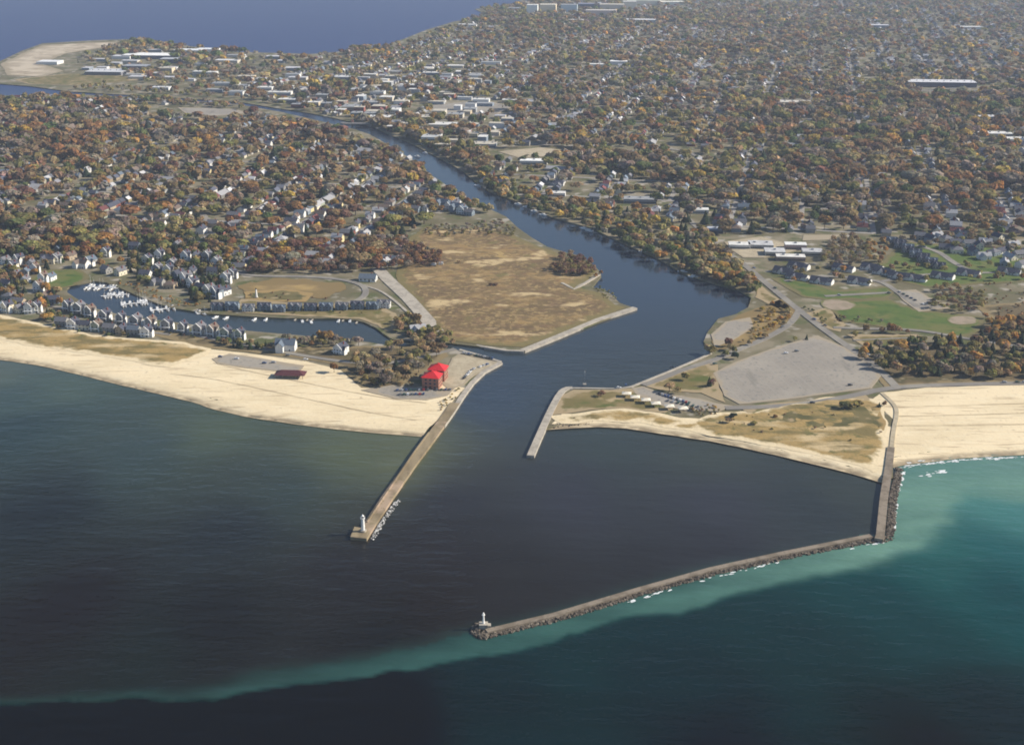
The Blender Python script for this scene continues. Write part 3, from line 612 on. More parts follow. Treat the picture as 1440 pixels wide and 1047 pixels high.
# ================================================================== KINDS
def light_tower():
    x, y = P(511, 751); t = empty('light_tower', (x, y, 2.6))
    tag(t, 'white round light tower standing on the end of the long brown pier', 'lighthouse')
    MB().cone(0, 0, 0, 1.0, 2.3, 2.3, 16).build('base', M['concrete'], t)
    tw = MB().cone(0, 0, 1.0, 9.6, 1.35, 1.05, 20).build('tower', M['white'], t)
    MB().box(1.1, 1.4, -.4, .4, 1.0, 3.0).build('door', M['dark'], tw)
    MB().box(1.0, 1.28, -.25, .25, 5.2, 6.2).build('window', M['glass'], tw)
    g = MB().cone(0, 0, 9.6, 9.9, 1.7, 1.7, 20)
    for i in range(12):
        a = i/12*6.283; g.stick((1.6*math.cos(a), 1.6*math.sin(a), 9.9), (1.6*math.cos(a), 1.6*math.sin(a), 10.9), .05, .05, 4)
    for i in range(24):
        a = i/24*6.283; b = (i+1)/24*6.283
        g.stick((1.6*math.cos(a), 1.6*math.sin(a), 10.9), (1.6*math.cos(b), 1.6*math.sin(b), 10.9), .05, .05, 4)
    g.build('gallery', M['white'], t)
    la = MB().cone(0, 0, 9.9, 11.4, .85, .85, 10).build('lantern', M['glass'], t)
    MB().cone(0, 0, 11.4, 12.4, 1.1, .1, 12).cone(0, 0, 12.4, 12.8, .18, .18, 6).build('lantern_roof', M['white'], la)
light_tower()
def small_light():
    x, y = P(680, 884); t = empty('harbour_light', (x, y, 2.4)); tag(t, 'slim white harbour light on a square block at the breakwater tip', 'harbour light')
    MB().box(-2.6, 2.6, -2.2, 2.2, -1.4, 1.6).box(1.8, 4.4, -1.5, 1.5, -1.4, .8).build('base_block', M['concrete'], t)
    MB().cone(0, 0, 1.6, 7.2, .75, .5, 12).build('tower', M['white'], t)
    l = MB().cone(0, 0, 7.2, 7.5, .95, .95, 12).cone(0, 0, 7.5, 8.5, .45, .45, 8).build('lantern', M['white'], t)
    MB().cone(0, 0, 8.5, 9.1, .6, .05, 10).build('lantern_roof', M['white'], l)
small_light()
def mast():
    x, y = P(822, 543); t = empty('navigation_mast', (x, y, 2.0)); tag(t, 'thin steel navigation mast beside the river wall of the south park', 'mast')
    m = MB()
    for a in range(3):
        c, s_ = math.cos(a*2.09), math.sin(a*2.09); m.stick((1.2*c, 1.2*s_, 0), (.1*c, .1*s_, 14), .12, .06, 4)
    for k in range(6):
        r = 1.2-.17*k; z = 1+k*2.1
        for a in range(3):
            m.stick((r*math.cos(a*2.09), r*math.sin(a*2.09), z), (r*math.cos((a+1)*2.09), r*math.sin((a+1)*2.09), z+1), .05, .05, 3)
    m.build('lattice', M['steel'], t); MB().box(-1.5, 1.5, -1.5, 1.5, -.4, .4).build('footing', M['concrete'], t)
    MB().box(-.5, .5, -.1, .1, 11, 12.4).build('day_board', M['white'], t)
mast()
# ---- houses --------------------------------------------------------
ZG = 1.6
def win_strip(pts): # each: (x,y,z,nx,ny,w,h)
    return pts
def proto_house(kind, L, D, E, Rz, seed=0):
    """returns list of (name, mesh, colour key, parent index)"""
    out = []; mat_w, mat_r = M['siding'], M['shingle']
    w = MB(); r = MB(); wins = []; x0, x1, y0, y1 = -L/2, L/2, -D/2, D/2
    def W(face, u, z, ww=1.2, hh=1.4):
        m = MB()
        if face == 'f': m.box(u-ww/2, u+ww/2, y0-.08, y0+.1, z, z+hh)
        elif face == 'r': m.box(x1-.1, x1+.08, u-ww/2, u+ww/2, z, z+hh)
        elif face == 'l': m.box(x0-.08, x0+.1, u-ww/2, u+ww/2, z, z+hh)
        return m.mesh('window', M['glass'])
    if kind == 'gable':
        w.gwall(x0, x1, y0, y1, -1, E, Rz, 'x'); r.gable(x0, x1, y0, y1, E, Rz, 'x')
    elif kind == 'front':
        w.gwall(x0, x1, y0, y1, -1, E, Rz, 'y'); r.gable(x0, x1, y0, y1, E, Rz, 'y')
    elif kind == 'ell':
        w.gwall(x0, x1, y0+D*.3, y1, -1, E, Rz, 'x'); r.gable(x0, x1, y0+D*.3, y1, E, Rz, 'x')
        w.gwall(x0+L*.1, x0+L*.48, y0-D*.1, y0+D*.35, -1, E, Rz*.93, 'y'); r.gable(x0+L*.1, x0+L*.48, y0-D*.1, y0+D*.5, E, Rz*.93, 'y', th=.22)
    elif kind == 'hip':
        w.box(x0, x1, y0, y1, -1, E); r.hip(x0, x1, y0, y1, E, Rz)
    elif kind == 'duplex':
        w.gwall(x0, x1, y0, y1, -1, E, Rz, 'x'); r.gable(x0, x1, y0, y1, E, Rz, 'x', ov=.7)
        w.gwall(x0+L*.36, x0+L*.64, y0-1.6, y0+2, -1, E, Rz-1.0, 'y'); r.gable(x0+L*.36, x0+L*.64, y0-1.6, y0+D*.45, E, Rz-1.0, 'y', th=.2)
        w.gwall(x1, x1+7, y0+.5, y1-1, -1, 4.2, 7.4, 'x'); r.gable(x1+.8, x1+6.6, y0+.5, y1-1, 4.2, 7.4, 'x', ov=.1)
    elif kind == 'town':      # row of steep gables
        n = max(2, int(L/6)); s = L/n
        w.gwall(x0, x1, y0+1, y1, -1, E, Rz, 'x'); r.gable(x0, x1, y0+1, y1, E, Rz, 'x')
        for i in range(n):
            a = x0+s*i+s*.12; w.gwall(a, a+s*.76, y0, y0+3, -1, E+.8, Rz-.3, 'y'); r.gable(a, a+s*.76, y0, y0+D*.45, E+.8, Rz-.3, 'y', ov=.3, th=.2)
    elif kind == 'canal':     # tall narrow, gable to the street plus cross gable
        w.gwall(x0, x1, y0, y1, -1, E, Rz, 'y'); r.gable(x0, x1, y0, y1, E, Rz, 'y', ov=.4)
        w.gwall(x1-.5, x1+3, y0+1, y0+5.5, -1, E-1.5, Rz-2.5, 'x'); r.gable(x1-.5, x1+3, y0+1, y0+5.5, E-1.5, Rz-2.5, 'x', ov=.3, th=.2)
    if kind == 'canal':
        tm = MB(); tm.box(x0-.1, x0+.9, y0-.14, y0+.3, -1, E); tm.box(x1-.9, x1+.1, y0-.14, y0+.3, -1, E)
        for sx in (-1, 1): tm.stick((sx*(L/2+.3), y0-.45, E-.3), (0, y0-.45, Rz+.2), .35, .35, 4)
        tm.box(x0-1.2, x1+.4, y0-1.6, y0+.1, 2.9, 3.3); tm.box(x1+2.9, x1+3.12, y0+.8, y0+5.7, -1, E-1.6)
        out.append(('trim', tm.mesh('trim', M['white']), None, -1))
    out.append(('wall', w.mesh('wall', mat_w), 'w', -1)); out.append(('roof', r.mesh('roof', mat_r), 'r', -1))
    if kind in ('gable', 'front', 'ell', 'hip', 'canal'):
        c = MB().box(L*.18, L*.18+.9, D*.08, D*.08+.9, E, Rz+.9).mesh('chimney', M['redbrick']); out.append(('chimney', c, None, 2 if kind == 'canal' else 1))
    fr = y0 if kind != 'ell' else y0
    if kind != 'ell':
        k = max(2, int(L/3.5))
        for i in range(k):
            u = x0+L*(i+.5)/k
            if i == k//2: out.append(('door', MB().box(u-.55, u+.55, y0-(1.7 if kind == 'duplex' else .1), y0+.1, 0, 2.2).mesh('door', M['dark']), None, -1))
            else: out.append(('window', W('f', u, 1.0), None, -1))
            if E > 5: out.append(('window', W('f', u, 3.9), None, -1))
        if kind != 'duplex':
            out.append(('window', W('r', y0+D*.3, 1.0), None, -1)); out.append(('window', W('r', y0+D*.7, 1.0), None, -1))
            if E > 5: out.append(('window', W('r', y0+D*.5, 4.0), None, -1))
        else: out.append(('garage_door', MB().box(x1+6.95, x1+7.1, y0+2.4, y1-3, -.2, 2.4).mesh('garage_door', M['white']), None, -1))
    else:
        out.append(('window', W('r', y0+D*.65, 1.0), None, -1)); out.append(('door', MB().box(L*.2, L*.2+1.1, y0+D*.3-.1, y0+D*.3+.1, 0, 2.1).mesh('door', M['dark']), None, -1))
    return out
HP = {k: [proto_house(*a) for a in v] for k, v in dict(
    house=[('gable', 12, 9, 5.4, 8.6), ('front', 8.5, 12, 5.6, 9.2), ('ell', 14, 11, 4.2, 7.6), ('hip', 12, 11, 4.6, 7.6), ('gable', 15, 9, 3.2, 6.2), ('front', 9, 14, 3.4, 6.6)],
    duplex=[('duplex', 22, 13, 3.6, 8.2)], canal=[('canal', 8, 11, 8.5, 12.5), ('canal', 9, 10, 7.5, 11)], town=[('town', 24, 11, 7, 11.5), ('town', 16, 10, 6, 10)],
    beachhouse=[('ell', 18, 14, 6.5, 11), ('canal', 11, 13, 7, 11.5)], slate=[('town', 14, 10, 3.8, 8)]).items()}
COLW = dict(white=(.66, .65, .62), cream=(.66, .60, .46), grey=(.30, .29, .27), tan=(.38, .31, .22), blue=(.20, .24, .28), yellow=(.6, .5, .28), red=(.2, .07, .05), sage=(.30, .33, .26))
COLR = dict(slate=(.07, .075, .10), grey=(.15, .15, .165), pale=(.36, .36, .37), brown=(.15, .115, .095), blue=(.12, .15, .19), maroon=(.13, .05, .05))
LAB = []      # (object, kind noun, description, px, py, group) to be labelled at the end
OCC = []      # footprints x,y,r
def put_house(fam, x, y, rz, wc, rc, var=0, s=1.0, parts=99, z=ZG, desc=None, noun='house', group=None, name='house'):
    t = empty(name, (x, y, z), rz); t.scale = (s, s, s); made = []
    for (n, me, ck, par) in HP[fam][var][:parts]:
        p = t if par < 0 else made[par]
        o = link(n, me, p, color=(COLW[wc] if ck == 'w' else COLR[rc] if ck == 'r' else None)); made.append(o)
    OCC.append((x, y, 9*s)); q = pix(x, y, z)
    LAB.append((t, noun, desc or f'{rc} roofed {wc} {noun}', q[0], q[1], group, noun if fam != 'house' else 'house'))
    return t
# the canal-side houses, marina townhouses, duplexes and slate row, by where they stand on the ground
for i, (a, b) in enumerate([(97,437),(112,441),(128,446),(149,451),(171,455),(192,459),(213,462),(235,464),(258,468),(281,471),(300,473),(318,476),(338,478)]):
    put_house('canal', *P(a, b), R(-14+(i*29) % 17-8), 'grey' if i < 11 else 'sage', ('slate','grey','brown','slate')[i*5 % 4], i % 2, s=(.9, 1.05, .97, 1.1)[i*7 % 4], desc='white trimmed grey canal house' if i < 11 else 'sage green canal house', noun='canal house', group='tall houses along the marina canal', name='canal_house')
for i, (a, b) in enumerate([(88,459),(104,463),(121,464),(137,466),(155,468),(172,470),(189,471),(207,474)]):
    put_house('canal' if i in (1, 3, 7) else 'house', *P(a, b), R(-10), ['grey','white','cream','sage','grey','tan','grey','white'][i], ['grey','slate','slate','brown','grey','slate','blue','slate'][i], i % 2, desc=['grey','white','cream','sage green','grey','tan','grey','bright white'][i]+' house in the row facing the dunes', noun='house', group='houses facing the dunes')
for i, (a, b) in enumerate([(306,437),(327,437),(350,439),(372,438),(393,440),(415,438),(437,438),(459,438),(481,437),(503,436),(524,436),(540,434)]):
    put_house('town', *P(a, b), R(-4)+R((i*7) % 5-2), 'white' if i in (2, 11) else 'blue', ['slate','blue','grey'][i % 3], 1, s=.86 if i % 2 else .8, desc=('white' if i in (2, 11) else 'blue grey')+' gabled townhouse block', noun='townhouse block', group='townhouses along the upper marina shore', name='townhouse_block')
for i, (a, b) in enumerate([(205,392),(222,385),(238,388),(252,392),(263,399),(272,405),(283,411),(295,415),(306,420),(316,416),(318,399),(326,392),(300,388),(243,378),(262,368),(276,366),(292,368),(208,372),(190,352),(305,375),(225,366),(270,388)]):
    put_house('canal' if i % 3 else 'house', *P(a, b), R(-35 if i in range(3, 10) else -10), ['white','grey','cream','blue','white'][i % 5], ['slate','grey','slate'][i % 3], i % 2, s=1.05, desc=['white','grey','cream','blue grey','white'][i % 5]+' house', noun='house', group='houses climbing behind the marina')
for i, (a, b) in enumerate([(28,372),(44,376),(50,385),(38,388),(68,372),(80,370),(62,398),(72,396),(20,382),(8,372),(115,378),(128,374),(12,440),(30,440),(42,441),(2,438),(52,440),(36,400),(55,410),(84,356),(150,362),(110,352)]):
    put_house('beachhouse' if i in (4, 5, 10, 11) else 'house' if i % 2 else 'canal', *P(a, b), R(-15)+R(i*37 % 40-20), ['cream','white','white','grey','cream','cream','white','white'][i % 8], ['slate','grey','brown','blue'][i % 4], i % 2, s=.95, desc=['cream','white','white','grey','cream','cream','white','white'][i % 8]+' house', noun='house', group='houses left of the marina')
for i, (a, b) in enumerate([(150,385),(100,366),(92,348),(130,346),(172,345),(198,333),(232,340),(250,350),(284,350),(318,366),(10,402),(22,390),(48,352),(28,352),(6,350),(14,422),(26,428),(64,420),(76,428),(170,388),(222,402),(240,406)]):
    put_house('house', *P(a, b), R(-15)+R(i*61 % 50-25), ['grey','tan','white','blue','cream'][i % 5], ['grey','brown','slate','grey'][i % 4], i % 6, s=1.0, desc=['grey','tan','white','blue grey','cream'][i % 5]+' low house', noun='house', group='lower houses round the marina')
for i, (a, b) in enumerate([(1100,385),(1118,393),(1152,399),(1205,399),(1183,381),(1223,380),(1283,395),(1322,392),(1358,388),(1415,386),(1240,386),(1262,392),(1120,378),(1470,388)]):
    put_house('duplex', *P(a, b), R(-33 if i in (2, 3, 6, 8, 9) else -38), 'white', 'slate', 0, s=.86, desc='white ended slate roofed duplex', noun='duplex', group='duplexes around the ball field', name='duplex')
for i in range(12):
    t_ = i/11; put_house('slate', *P(1254+t_*60+(i % 2)*6, 343+t_*36), R(-22), 'grey', 'slate' if i % 3 else 'blue', 0, s=.95, desc='slate roofed row house', noun='row house', group='packed diagonal row of slate roofed houses', name='row_house')
for i, (a, b) in enumerate([(1293,338),(1308,342),(1318,337),(1330,341),(1343,345),(1352,339),(1362,349),(1376,352),(1385,346),(1396,360),(1408,357),(1420,366),(1432,364),(1368,360),(1384,366),(1345,357),(1330,352),(1412,374),(1436,378),(1402,340),(1425,350),(1445,358)]):
    put_house('house', *P(a, b), R(-20)+R(i*53 % 60), ['grey','blue','white','cream'][i % 4], ['grey','slate','pale'][i % 3], i % 6, s=1.1, desc=['grey','blue grey','white','cream'][i % 4]+' house', noun='house', group='houses beyond the slate roofed row')
put_house('beachhouse', *P(402, 495), R(-5), 'white', 'blue', 0, s=1.05, desc='large white and blue beach house with a broad roof', noun='beach house', name='beach_house')
put_house('beachhouse', *P(480, 498), R(-30), 'white', 'slate', 1, s=.9, desc='white gabled beach house by the grey trees', noun='beach house', name='beach_house')
put_house('house', *P(588, 470), R(20), 'grey', 'pale', 2, s=1.1, desc='grey house tucked in trees by the canal mouth', noun='house')
put_house('house', *P(518, 396), R(-8), 'white', 'blue', 4, s=1.25, desc='long low house with a bright white end beside the loop road', noun='house')
put_house('house', *P(610, 375), R(0), 'white', 'pale', 3, s=.45, desc='left of two tiny white sheds at the meadow edge', noun='shed', name='shed')
put_house('house', *P(620, 374), R(0), 'white', 'pale', 0, s=.45, desc='right of two tiny white sheds at the meadow edge', noun='shed', name='shed')
for i, (a, b) in enumerate([(622,292),(632,296),(642,298),(650,301),(585,299),(600,298),(590,278),(570,302),(660,304)]):
    put_house('beachhouse' if i < 4 else 'house', *P(a, b), R(-25), 'white' if i % 2 else 'blue', 'blue' if i < 4 else 'grey', i % 2, desc=('white' if i % 2 else 'blue grey')+' riverside house', noun='house', group='houses above the meadow by the river')
# ---- boxes with flat roofs ------------------------------------------
def flat_block(px, py, wm, dm, h, wc, rc, desc, rz=-0.1, cat='building', name='commercial_building', detail=True):
    x, y = P(px, py); t = empty(name, (x, y, ZG), rz)
    w = MB(); w.box(-wm/2, wm/2, 0, dm, -1, h); w.build('wall', M['siding'], t, color=wc)
    r = MB(); r.box(-wm/2-.2, wm/2+.2, -.2, dm+.2, h, h+.35); rf = r.build('roof', M['flatroof'], t, color=rc)
    if detail:
        m = MB()
        for i in range(max(1, int(wm/14))): u = -wm/2+wm*(i+.5)/max(1, int(wm/14)); m.box(u-1.4, u+1.4, dm*.5, dm*.5+2.4, h+.35, h+1.7)
        m.build('rooftop_unit', M['steel'], rf)
        for fl in range(max(1, min(3, int(h/3.6)))):
            MB().box(-wm/2+1, wm/2-1, -.12, .1, 1.1+fl*3.5, 2.5+fl*3.5).build('window_band', M['glass'], t)
    OCC.append((x, y+dm/2, max(wm, dm)*.55)); LAB.append((t, 'building', desc, px, py, None, cat))
    return t
W_, G_, T_, B_, RD, BG = (.66, .65, .62), (.30, .31, .32), (.48, .40, .28), (.2, .24, .29), (.25, .09, .07), (.5, .46, .38)
for a in [
 (605,205,32,38,13,W_,(.45,.46,.46),'white cube shaped building at the downtown river edge'),(582,190,26,30,8,T_,W_,'tan riverfront building with a white roof'),(568,181,30,24,8,W_,BG,'long white riverfront building'),
 (533,172,42,26,8,RD,W_,'dark red building with a white roof by the bridge'),(492,158,34,36,9,T_,G_,'pale tan block behind the bridge'),(500,166,20,22,8,(.35,.38,.36),G_,'sage grey block left of the bridge'),
 (555,162,18,26,9,W_,W_,'narrow white block downtown'),(622,182,52,30,7,BG,W_,'long low white roofed store'),(590,172,38,30,8,T_,BG,'tan store with a pale roof'),(648,191,34,26,6,RD,W_,'brick store with a white roof'),
 (664,195,20,22,7,(.6,.56,.4),BG,'cream store beside the brick store'),(680,209,42,26,6,G_,BG,'wide grey shed by the river trees'),(676,146,34,22,7,W_,W_,'bright white roofed building in the town'),(716,146,30,18,6,T_,W_,'tan building with a long white roof'),
 (572,125,34,20,7,W_,W_,'white building with a bright flat roof'),(432,134,32,30,8,T_,BG,'tan warehouse above the river'),(480,115,36,30,9,G_,(.55,.55,.55),'grey gabled looking warehouse'),(392,135,50,24,6,W_,W_,'long white shed beside the upper river'),
 (370,128,40,20,6,W_,W_,'white shed at the far left of downtown'),(405,146,44,26,7,G_,W_,'grey shed with a white roof'),(452,140,26,24,8,BG,G_,'beige block with a grey roof'),(520,150,40,26,7,B_,G_,'blue grey block downtown'),
 (606,107,42,20,6,B_,W_,'blue grey store with a white roof'),(600,100,30,20,6,W_,W_,'pale store in the upper town'),(550,112,30,20,6,G_,BG,'grey store in the upper town'),(640,97,40,22,6,BG,W_,'pale store near the lake side'),
 (690,92,50,22,6,W_,G_,'wide white building in the upper town'),(665,110,34,24,7,T_,G_,'tan block in the upper town'),(530,135,30,24,7,W_,G_,'white block with a grey roof'),(640,168,30,24,8,BG,G_,'beige block with a grey roof downtown'),
 (660,160,26,22,8,G_,G_,'all grey block downtown'),(750,233,44,20,6,W_,(.8,.8,.78),'long bright white building below the open yard'),(782,278,26,14,5,W_,W_,'white riverbank store left of the grey warehouse'),(900,288,46,20,6,G_,G_,'long grey warehouse behind the riverbank trees'),(985,302,22,14,5,W_,W_,'white shed among the south bank houses'),(1006,330,20,16,5,(.1,.13,.2),(.4,.42,.46),'dark blue building above the pale lot'),
 (240,90,60,36,10,(.08,.09,.13),(.4,.42,.45),'dark hall below the huge white roof'),(170,84,50,30,7,W_,(.6,.6,.62),'white shed left of the huge white roof'),(318,90,60,30,7,BG,(.6,.6,.6),'beige hall right of the lake factories'),(210,84,150,60,9,(.12,.12,.16),(.82,.82,.8),'huge white roofed factory on the inland lake shore'),(262,76,70,40,8,W_,(.7,.72,.74),'pale factory beside the huge white roof'),(290,74,60,34,7,W_,(.7,.72,.74),'white shed at the lake tip'),
 (145,107,90,60,8,(.2,.2,.22),(.55,.56,.58),'wide grey roofed shed on the spit'),(66,92,55,40,7,W_,(.72,.73,.74),'white shed near the sandy spit'),(188,100,60,40,10,(.05,.06,.09),(.3,.32,.35),'dark block on the spit'),
 (232,104,36,24,12,(.6,.5,.36),BG,'tan block behind the spit'),(278,109,24,20,12,W_,W_,'white silo shaped block, left of the pair'),(297,110,24,20,12,W_,W_,'white silo shaped block, right of the pair'),
 (345,112,40,22,6,(.6,.45,.33),BG,'sandy coloured block in the upper north town'),(316,122,60,24,6,W_,G_,'long pale shed in the upper north town'),(225,128,40,20,6,W_,(.6,.6,.6),'pale shed right of the grass flat'),
 (1090,362,24,20,5,BG,(.5,.5,.5),'left wing of the white flat roofed complex'),(1112,369,34,14,5,(.35,.25,.2),(.66,.64,.6),'front wing of the white flat roofed complex'),(1119,353,26,14,6,(.4,.3,.27),(.7,.7,.68),'rear wing of the white flat roofed complex'),(1143,362,24,18,5,BG,(.45,.45,.46),'right wing of the white flat roofed complex'),
 (1325,124,150,46,11,(.1,.1,.15),(.62,.62,.64),'long low dark building with a pale roof in the woods'),(1400,194,60,24,6,BG,W_,'pale roofed school building at the right edge'),(1428,202,44,24,6,W_,W_,'second white building at the right edge'),(1120,150,90,30,7,BG,(.55,.52,.46),'long tan building in the right woods'),
 (1395,170,50,24,6,G_,(.6,.6,.6),'grey building above the right school'),(870,92,44,24,8,W_,(.85,.85,.85),'bright arched white roof in the far woods'),(840,95,40,20,6,W_,W_,'white hall beside the arched roof'),(1040,352,26,16,5,W_,W_,'small white building beside the pale lot'),
 (1070,352,30,22,5,G_,(.5,.5,.5),'grey building at the corner of the pale lot'),(1110,210,30,20,6,W_,G_,'white building among the mid right trees'),(1365,42,80,30,7,W_,W_,'white shed in the far right haze'),(1235,40,70,30,8,B_,(.6,.6,.65),'bluish shed in the far right haze'),
 (895,32,130,34,8,W_,(.75,.75,.76),'long white shed in front of the tall plant'),(748,20,40,40,30,(.68,.7,.66),W_,'tall pale tower block at the lake plant'),(770,17,60,50,24,(.75,.62,.42),(.6,.55,.45),'tan plant building by the inland lake'),
 (800,18,60,40,26,(.48,.56,.60),G_,'blue grey plant block'),(833,12,110,50,14,(.05,.07,.13),(.2,.22,.3),'long dark navy plant hall'),(845,22,110,40,16,(.62,.48,.42),(.6,.55,.5),'pinkish brick hall of the plant'),(905,8,130,60,18,(.8,.72,.56),(.8,.78,.7),'cream plant hall at the top of the town'),
 (945,8,90,50,12,(.75,.72,.62),(.8,.78,.7),'low cream hall right of the plant'),(860,16,90,50,22,(.6,.5,.4),BG,'tan tall hall of the lake plant'),(885,14,50,40,28,(.7,.66,.55),W_,'cream tower block of the lake plant'),(725,16,60,30,10,W_,G_,'white quay shed left of the plant tower'),(785,35,40,20,7,W_,W_,'left white shed in front of the plant'),(812,32,60,24,7,W_,W_,'white shed in front of the plant'),(657,38,60,24,6,W_,W_,'white shed on the far lake shore')]:
    flat_block(*a[:8], detail=a[1] > 100)
for a in [(622,212,26,18,9,T_,BG,'tan block at the downtown waterfront'),(640,220,22,16,7,W_,G_,'white block at the downtown waterfront'),(552,186,22,16,9,RD,W_,'dark brick block by the downtown quay'),(520,168,24,18,10,BG,G_,'beige block at the bridge end'),
 (462,152,30,18,8,B_,G_,'blue grey shed above the upper river'),(440,150,24,16,7,T_,W_,'tan shed above the upper river'),(418,153,26,16,7,RD,G_,'brick shed above the upper river'),(505,160,20,16,11,RD,BG,'tall brick block near the bridge')]:
    flat_block(*a)
# random extra downtown blocks
n_ = 0
for i in range(1500):
    px, py = random.uniform(340, 760), random.uniform(85, 205)
    x, y = P(px, py)
    if not inpoly(np.array([px]), np.array([py]), [(380,132),(470,112),(600,98),(690,105),(720,150),(715,205),(650,212),(600,200),(530,172),(470,158),(400,144)])[0]: continue
    if any((x-o[0])**2+(y-o[1])**2 < (o[2]+16)**2 for o in OCC): continue
    wc = random.choice([W_, G_, T_, B_, RD, BG, (.6, .6, .6)]); cn = {W_: 'white', G_: 'grey', T_: 'tan', B_: 'blue grey', RD: 'brick red', BG: 'beige', (.6, .6, .6): 'pale grey'}[wc]
    rc = random.choice([W_, G_, G_, BG, (.4, .4, .42)]); rn = 'white' if rc == W_ else 'dark grey' if rc == G_ else 'beige' if rc == BG else 'grey'
    flat_block(px, py, random.uniform(14, 34), random.uniform(14, 26), random.choice([5, 6, 8, 9]), wc, rc, f'{cn} downtown block with a {rn} flat roof', rz=-0.15, detail=False); n_ += 1
    if n_ > 62: break
n_ = 0
for i in range(600):
    px, py = random.uniform(90, 420), random.uniform(66, 142)
    if not inpoly(np.array([px]), np.array([py]), [(95,92),(180,66),(330,78),(440,84),(400,140),(330,136),(240,130),(150,112)])[0]: continue
    x, y = P(px, py)
    if any((x-o[0])**2+(y-o[1])**2 < (o[2]+22)**2 for o in OCC): continue
    wc = random.choice([W_, G_, T_, BG, B_]); cn = {W_: 'white', G_: 'grey', T_: 'tan', BG: 'beige', B_: 'blue grey'}[wc]; rc = random.choice([(.5, .5, .52), G_, (.5, .5, .52)]); rn = 'white' if rc == W_ else 'dark grey' if rc == G_ else 'grey'
    flat_block(px, py, random.uniform(18, 50), random.uniform(16, 34), random.choice([5, 6, 8]), wc, rc, f'{cn} shed with a {rn} flat roof across the upper river', rz=-0.1, detail=False); n_ += 1
    if n_ > 26: break
# red roofed building
def red_building():
    x, y = P(612, 541); t = empty('red_roofed_building', (x, y, 2.0), R(78)); tag(t, 'red brick building with two bright red roofs on the gravel spit', 'building')
    w = MB(); w.box(-16, -3, -7.5, 7.5, -1, 10.5); w.box(-3, 4, -5, 5, -1, 8); w.box(4, 17, -7.5, 7.5, -1, 10.5); w.build('wall', M['brick'], t)
    for a, b in ((-16, -3), (4, 17)):
        r = MB(); r.hip(a, b, -7.5, 7.5, 10.5, 15.2, ov=.9); r.build('roof', M['red'], t)
    MB().gable(-3, 4, -5, 5, 8, 10.3, 'x', ov=0.0).build('link_roof', M['red'], t)
    for s in (-1, 1):
        for fl in range(3):
            for u in (-13.5, -9.5, -5.5, 6.5, 10.5, 14.5):
                MB().box(u-.9, u+.9, s*7.5-.1, s*7.5+.1, 1+fl*3.3, 2.8+fl*3.3).build('window', M['glass'], t)
    for fl in range(3):
        for v in (-4, 0, 4): MB().box(-16.1, -15.9, v-.9, v+.9, 1+fl*3.3, 2.8+fl*3.3).build('window', M['glass'], t)
    OCC.append((x, y, 22))
red_building()
def pavilion():
    x, y = P(409, 532); t = empty('pavilion', (x, y, 1.9), R(-4)); tag(t, 'dark maroon roofed pavilion standing alone on the left beach', 'pavilion')
    MB().hip(-13, 13, -5.5, 5.5, 3.2, 6.4, ov=1.0).build('roof', M['maroon'], t)
    for i in range(5):
        for s in (-5, 5): MB().box(-12+i*6-.2, -12+i*6+.2, s-.2, s+.2, -1.5, 3.2).build('post', M['wood'], t)
    MB().box(-6, 6, -3.2, 3.2, -1.5, 3.1).build('wall', M['wood'], t); OCC.append((x, y, 14))
pavilion()
def shelter():
    t = empty('picnic_shelter', (0, 0, 0)); MB().hip(-3.6, 3.6, -2.9, 2.9, 2.5, 3.7, ov=.5).build('roof', M['cream'], t)
    for a in (-3.2, 3.2):
        for b in (-2.4, 2.4): MB().box(a-.12, a+.12, b-.12, b+.12, -1, 2.5).build('post', M['wood'], t)
    MB().box(-1.2, 1.2, -.4, .4, .65, .75).box(-.1, .1, -.1, .1, -.5, .65).build('table', M['wood'], t)
    return t
def copy_tree(o, parent=None):
    c = o.copy(); COL.objects.link(c); c.parent = parent
    for ch in list(o.children): copy_tree(ch, c)
    return c
sh = shelter()
for i, (a, b) in enumerate([(881,560),(893,565),(908,569),(922,574),(941,578),(960,581)]):
    o = sh if i == 0 else copy_tree(sh); x, y = P(a, b); o.location = (x, y, 2.5); o.rotation_euler.z = R(-8+i*3)
    LAB.append((o, 'picnic shelter', 'cream roofed picnic shelter', a, b, 'picnic shelters in a line beside the park lot', 'picnic shelter')); OCC.append((x, y, 4))
def obelisk(px, py, lab):
    x, y = P(px, py); t = empty('beacon_tower', (x, y, 2), 0); tag(t, lab, 'tower')
    MB().box(-1.6, 1.6, -1.6, 1.6, -1, 1).build('base', M['concrete'], t); MB().cone(0, 0, 1, 9.5, 1.2, .8, 10).build('shaft', M['white'], t); MB().cone(0, 0, 9.5, 11.2, 1.1, .1, 10).build('cap', M['dark'], t)
obelisk(361, 421, 'white miniature beacon tower by the marina townhouses')
def bridge():
    a, b = P(486, 178), P(530, 178); x, y = (a[0]+b[0])/2, (a[1]+b[1])/2; L = math.dist(a, b)+10
    t = empty('road_bridge', (x, y, 0), math.atan2(b[1]-a[1], b[0]-a[0])); tag(t, 'low pale road bridge crossing the upper river downtown', 'bridge')
    MB().box(-L/2, L/2, -6, 6, 4.6, 5.8).build('deck', M['concrete'], t)
    for s in (-6.0, 5.7): MB().box(-L/2, L/2, s, s+.3, 5.8, 6.9).build('railing', M['steel'], t)
    for u in (-L/4, L/4): MB().box(u-1.5, u+1.5, -5, 5, -2, 4.6).build('pier_support', M['concrete'], t)
    for u in (-L/4, L/4): MB().box(u-2, u+2, 6, 9, 4.6, 11).build('bridge_house', M['brick'], t)
bridge()
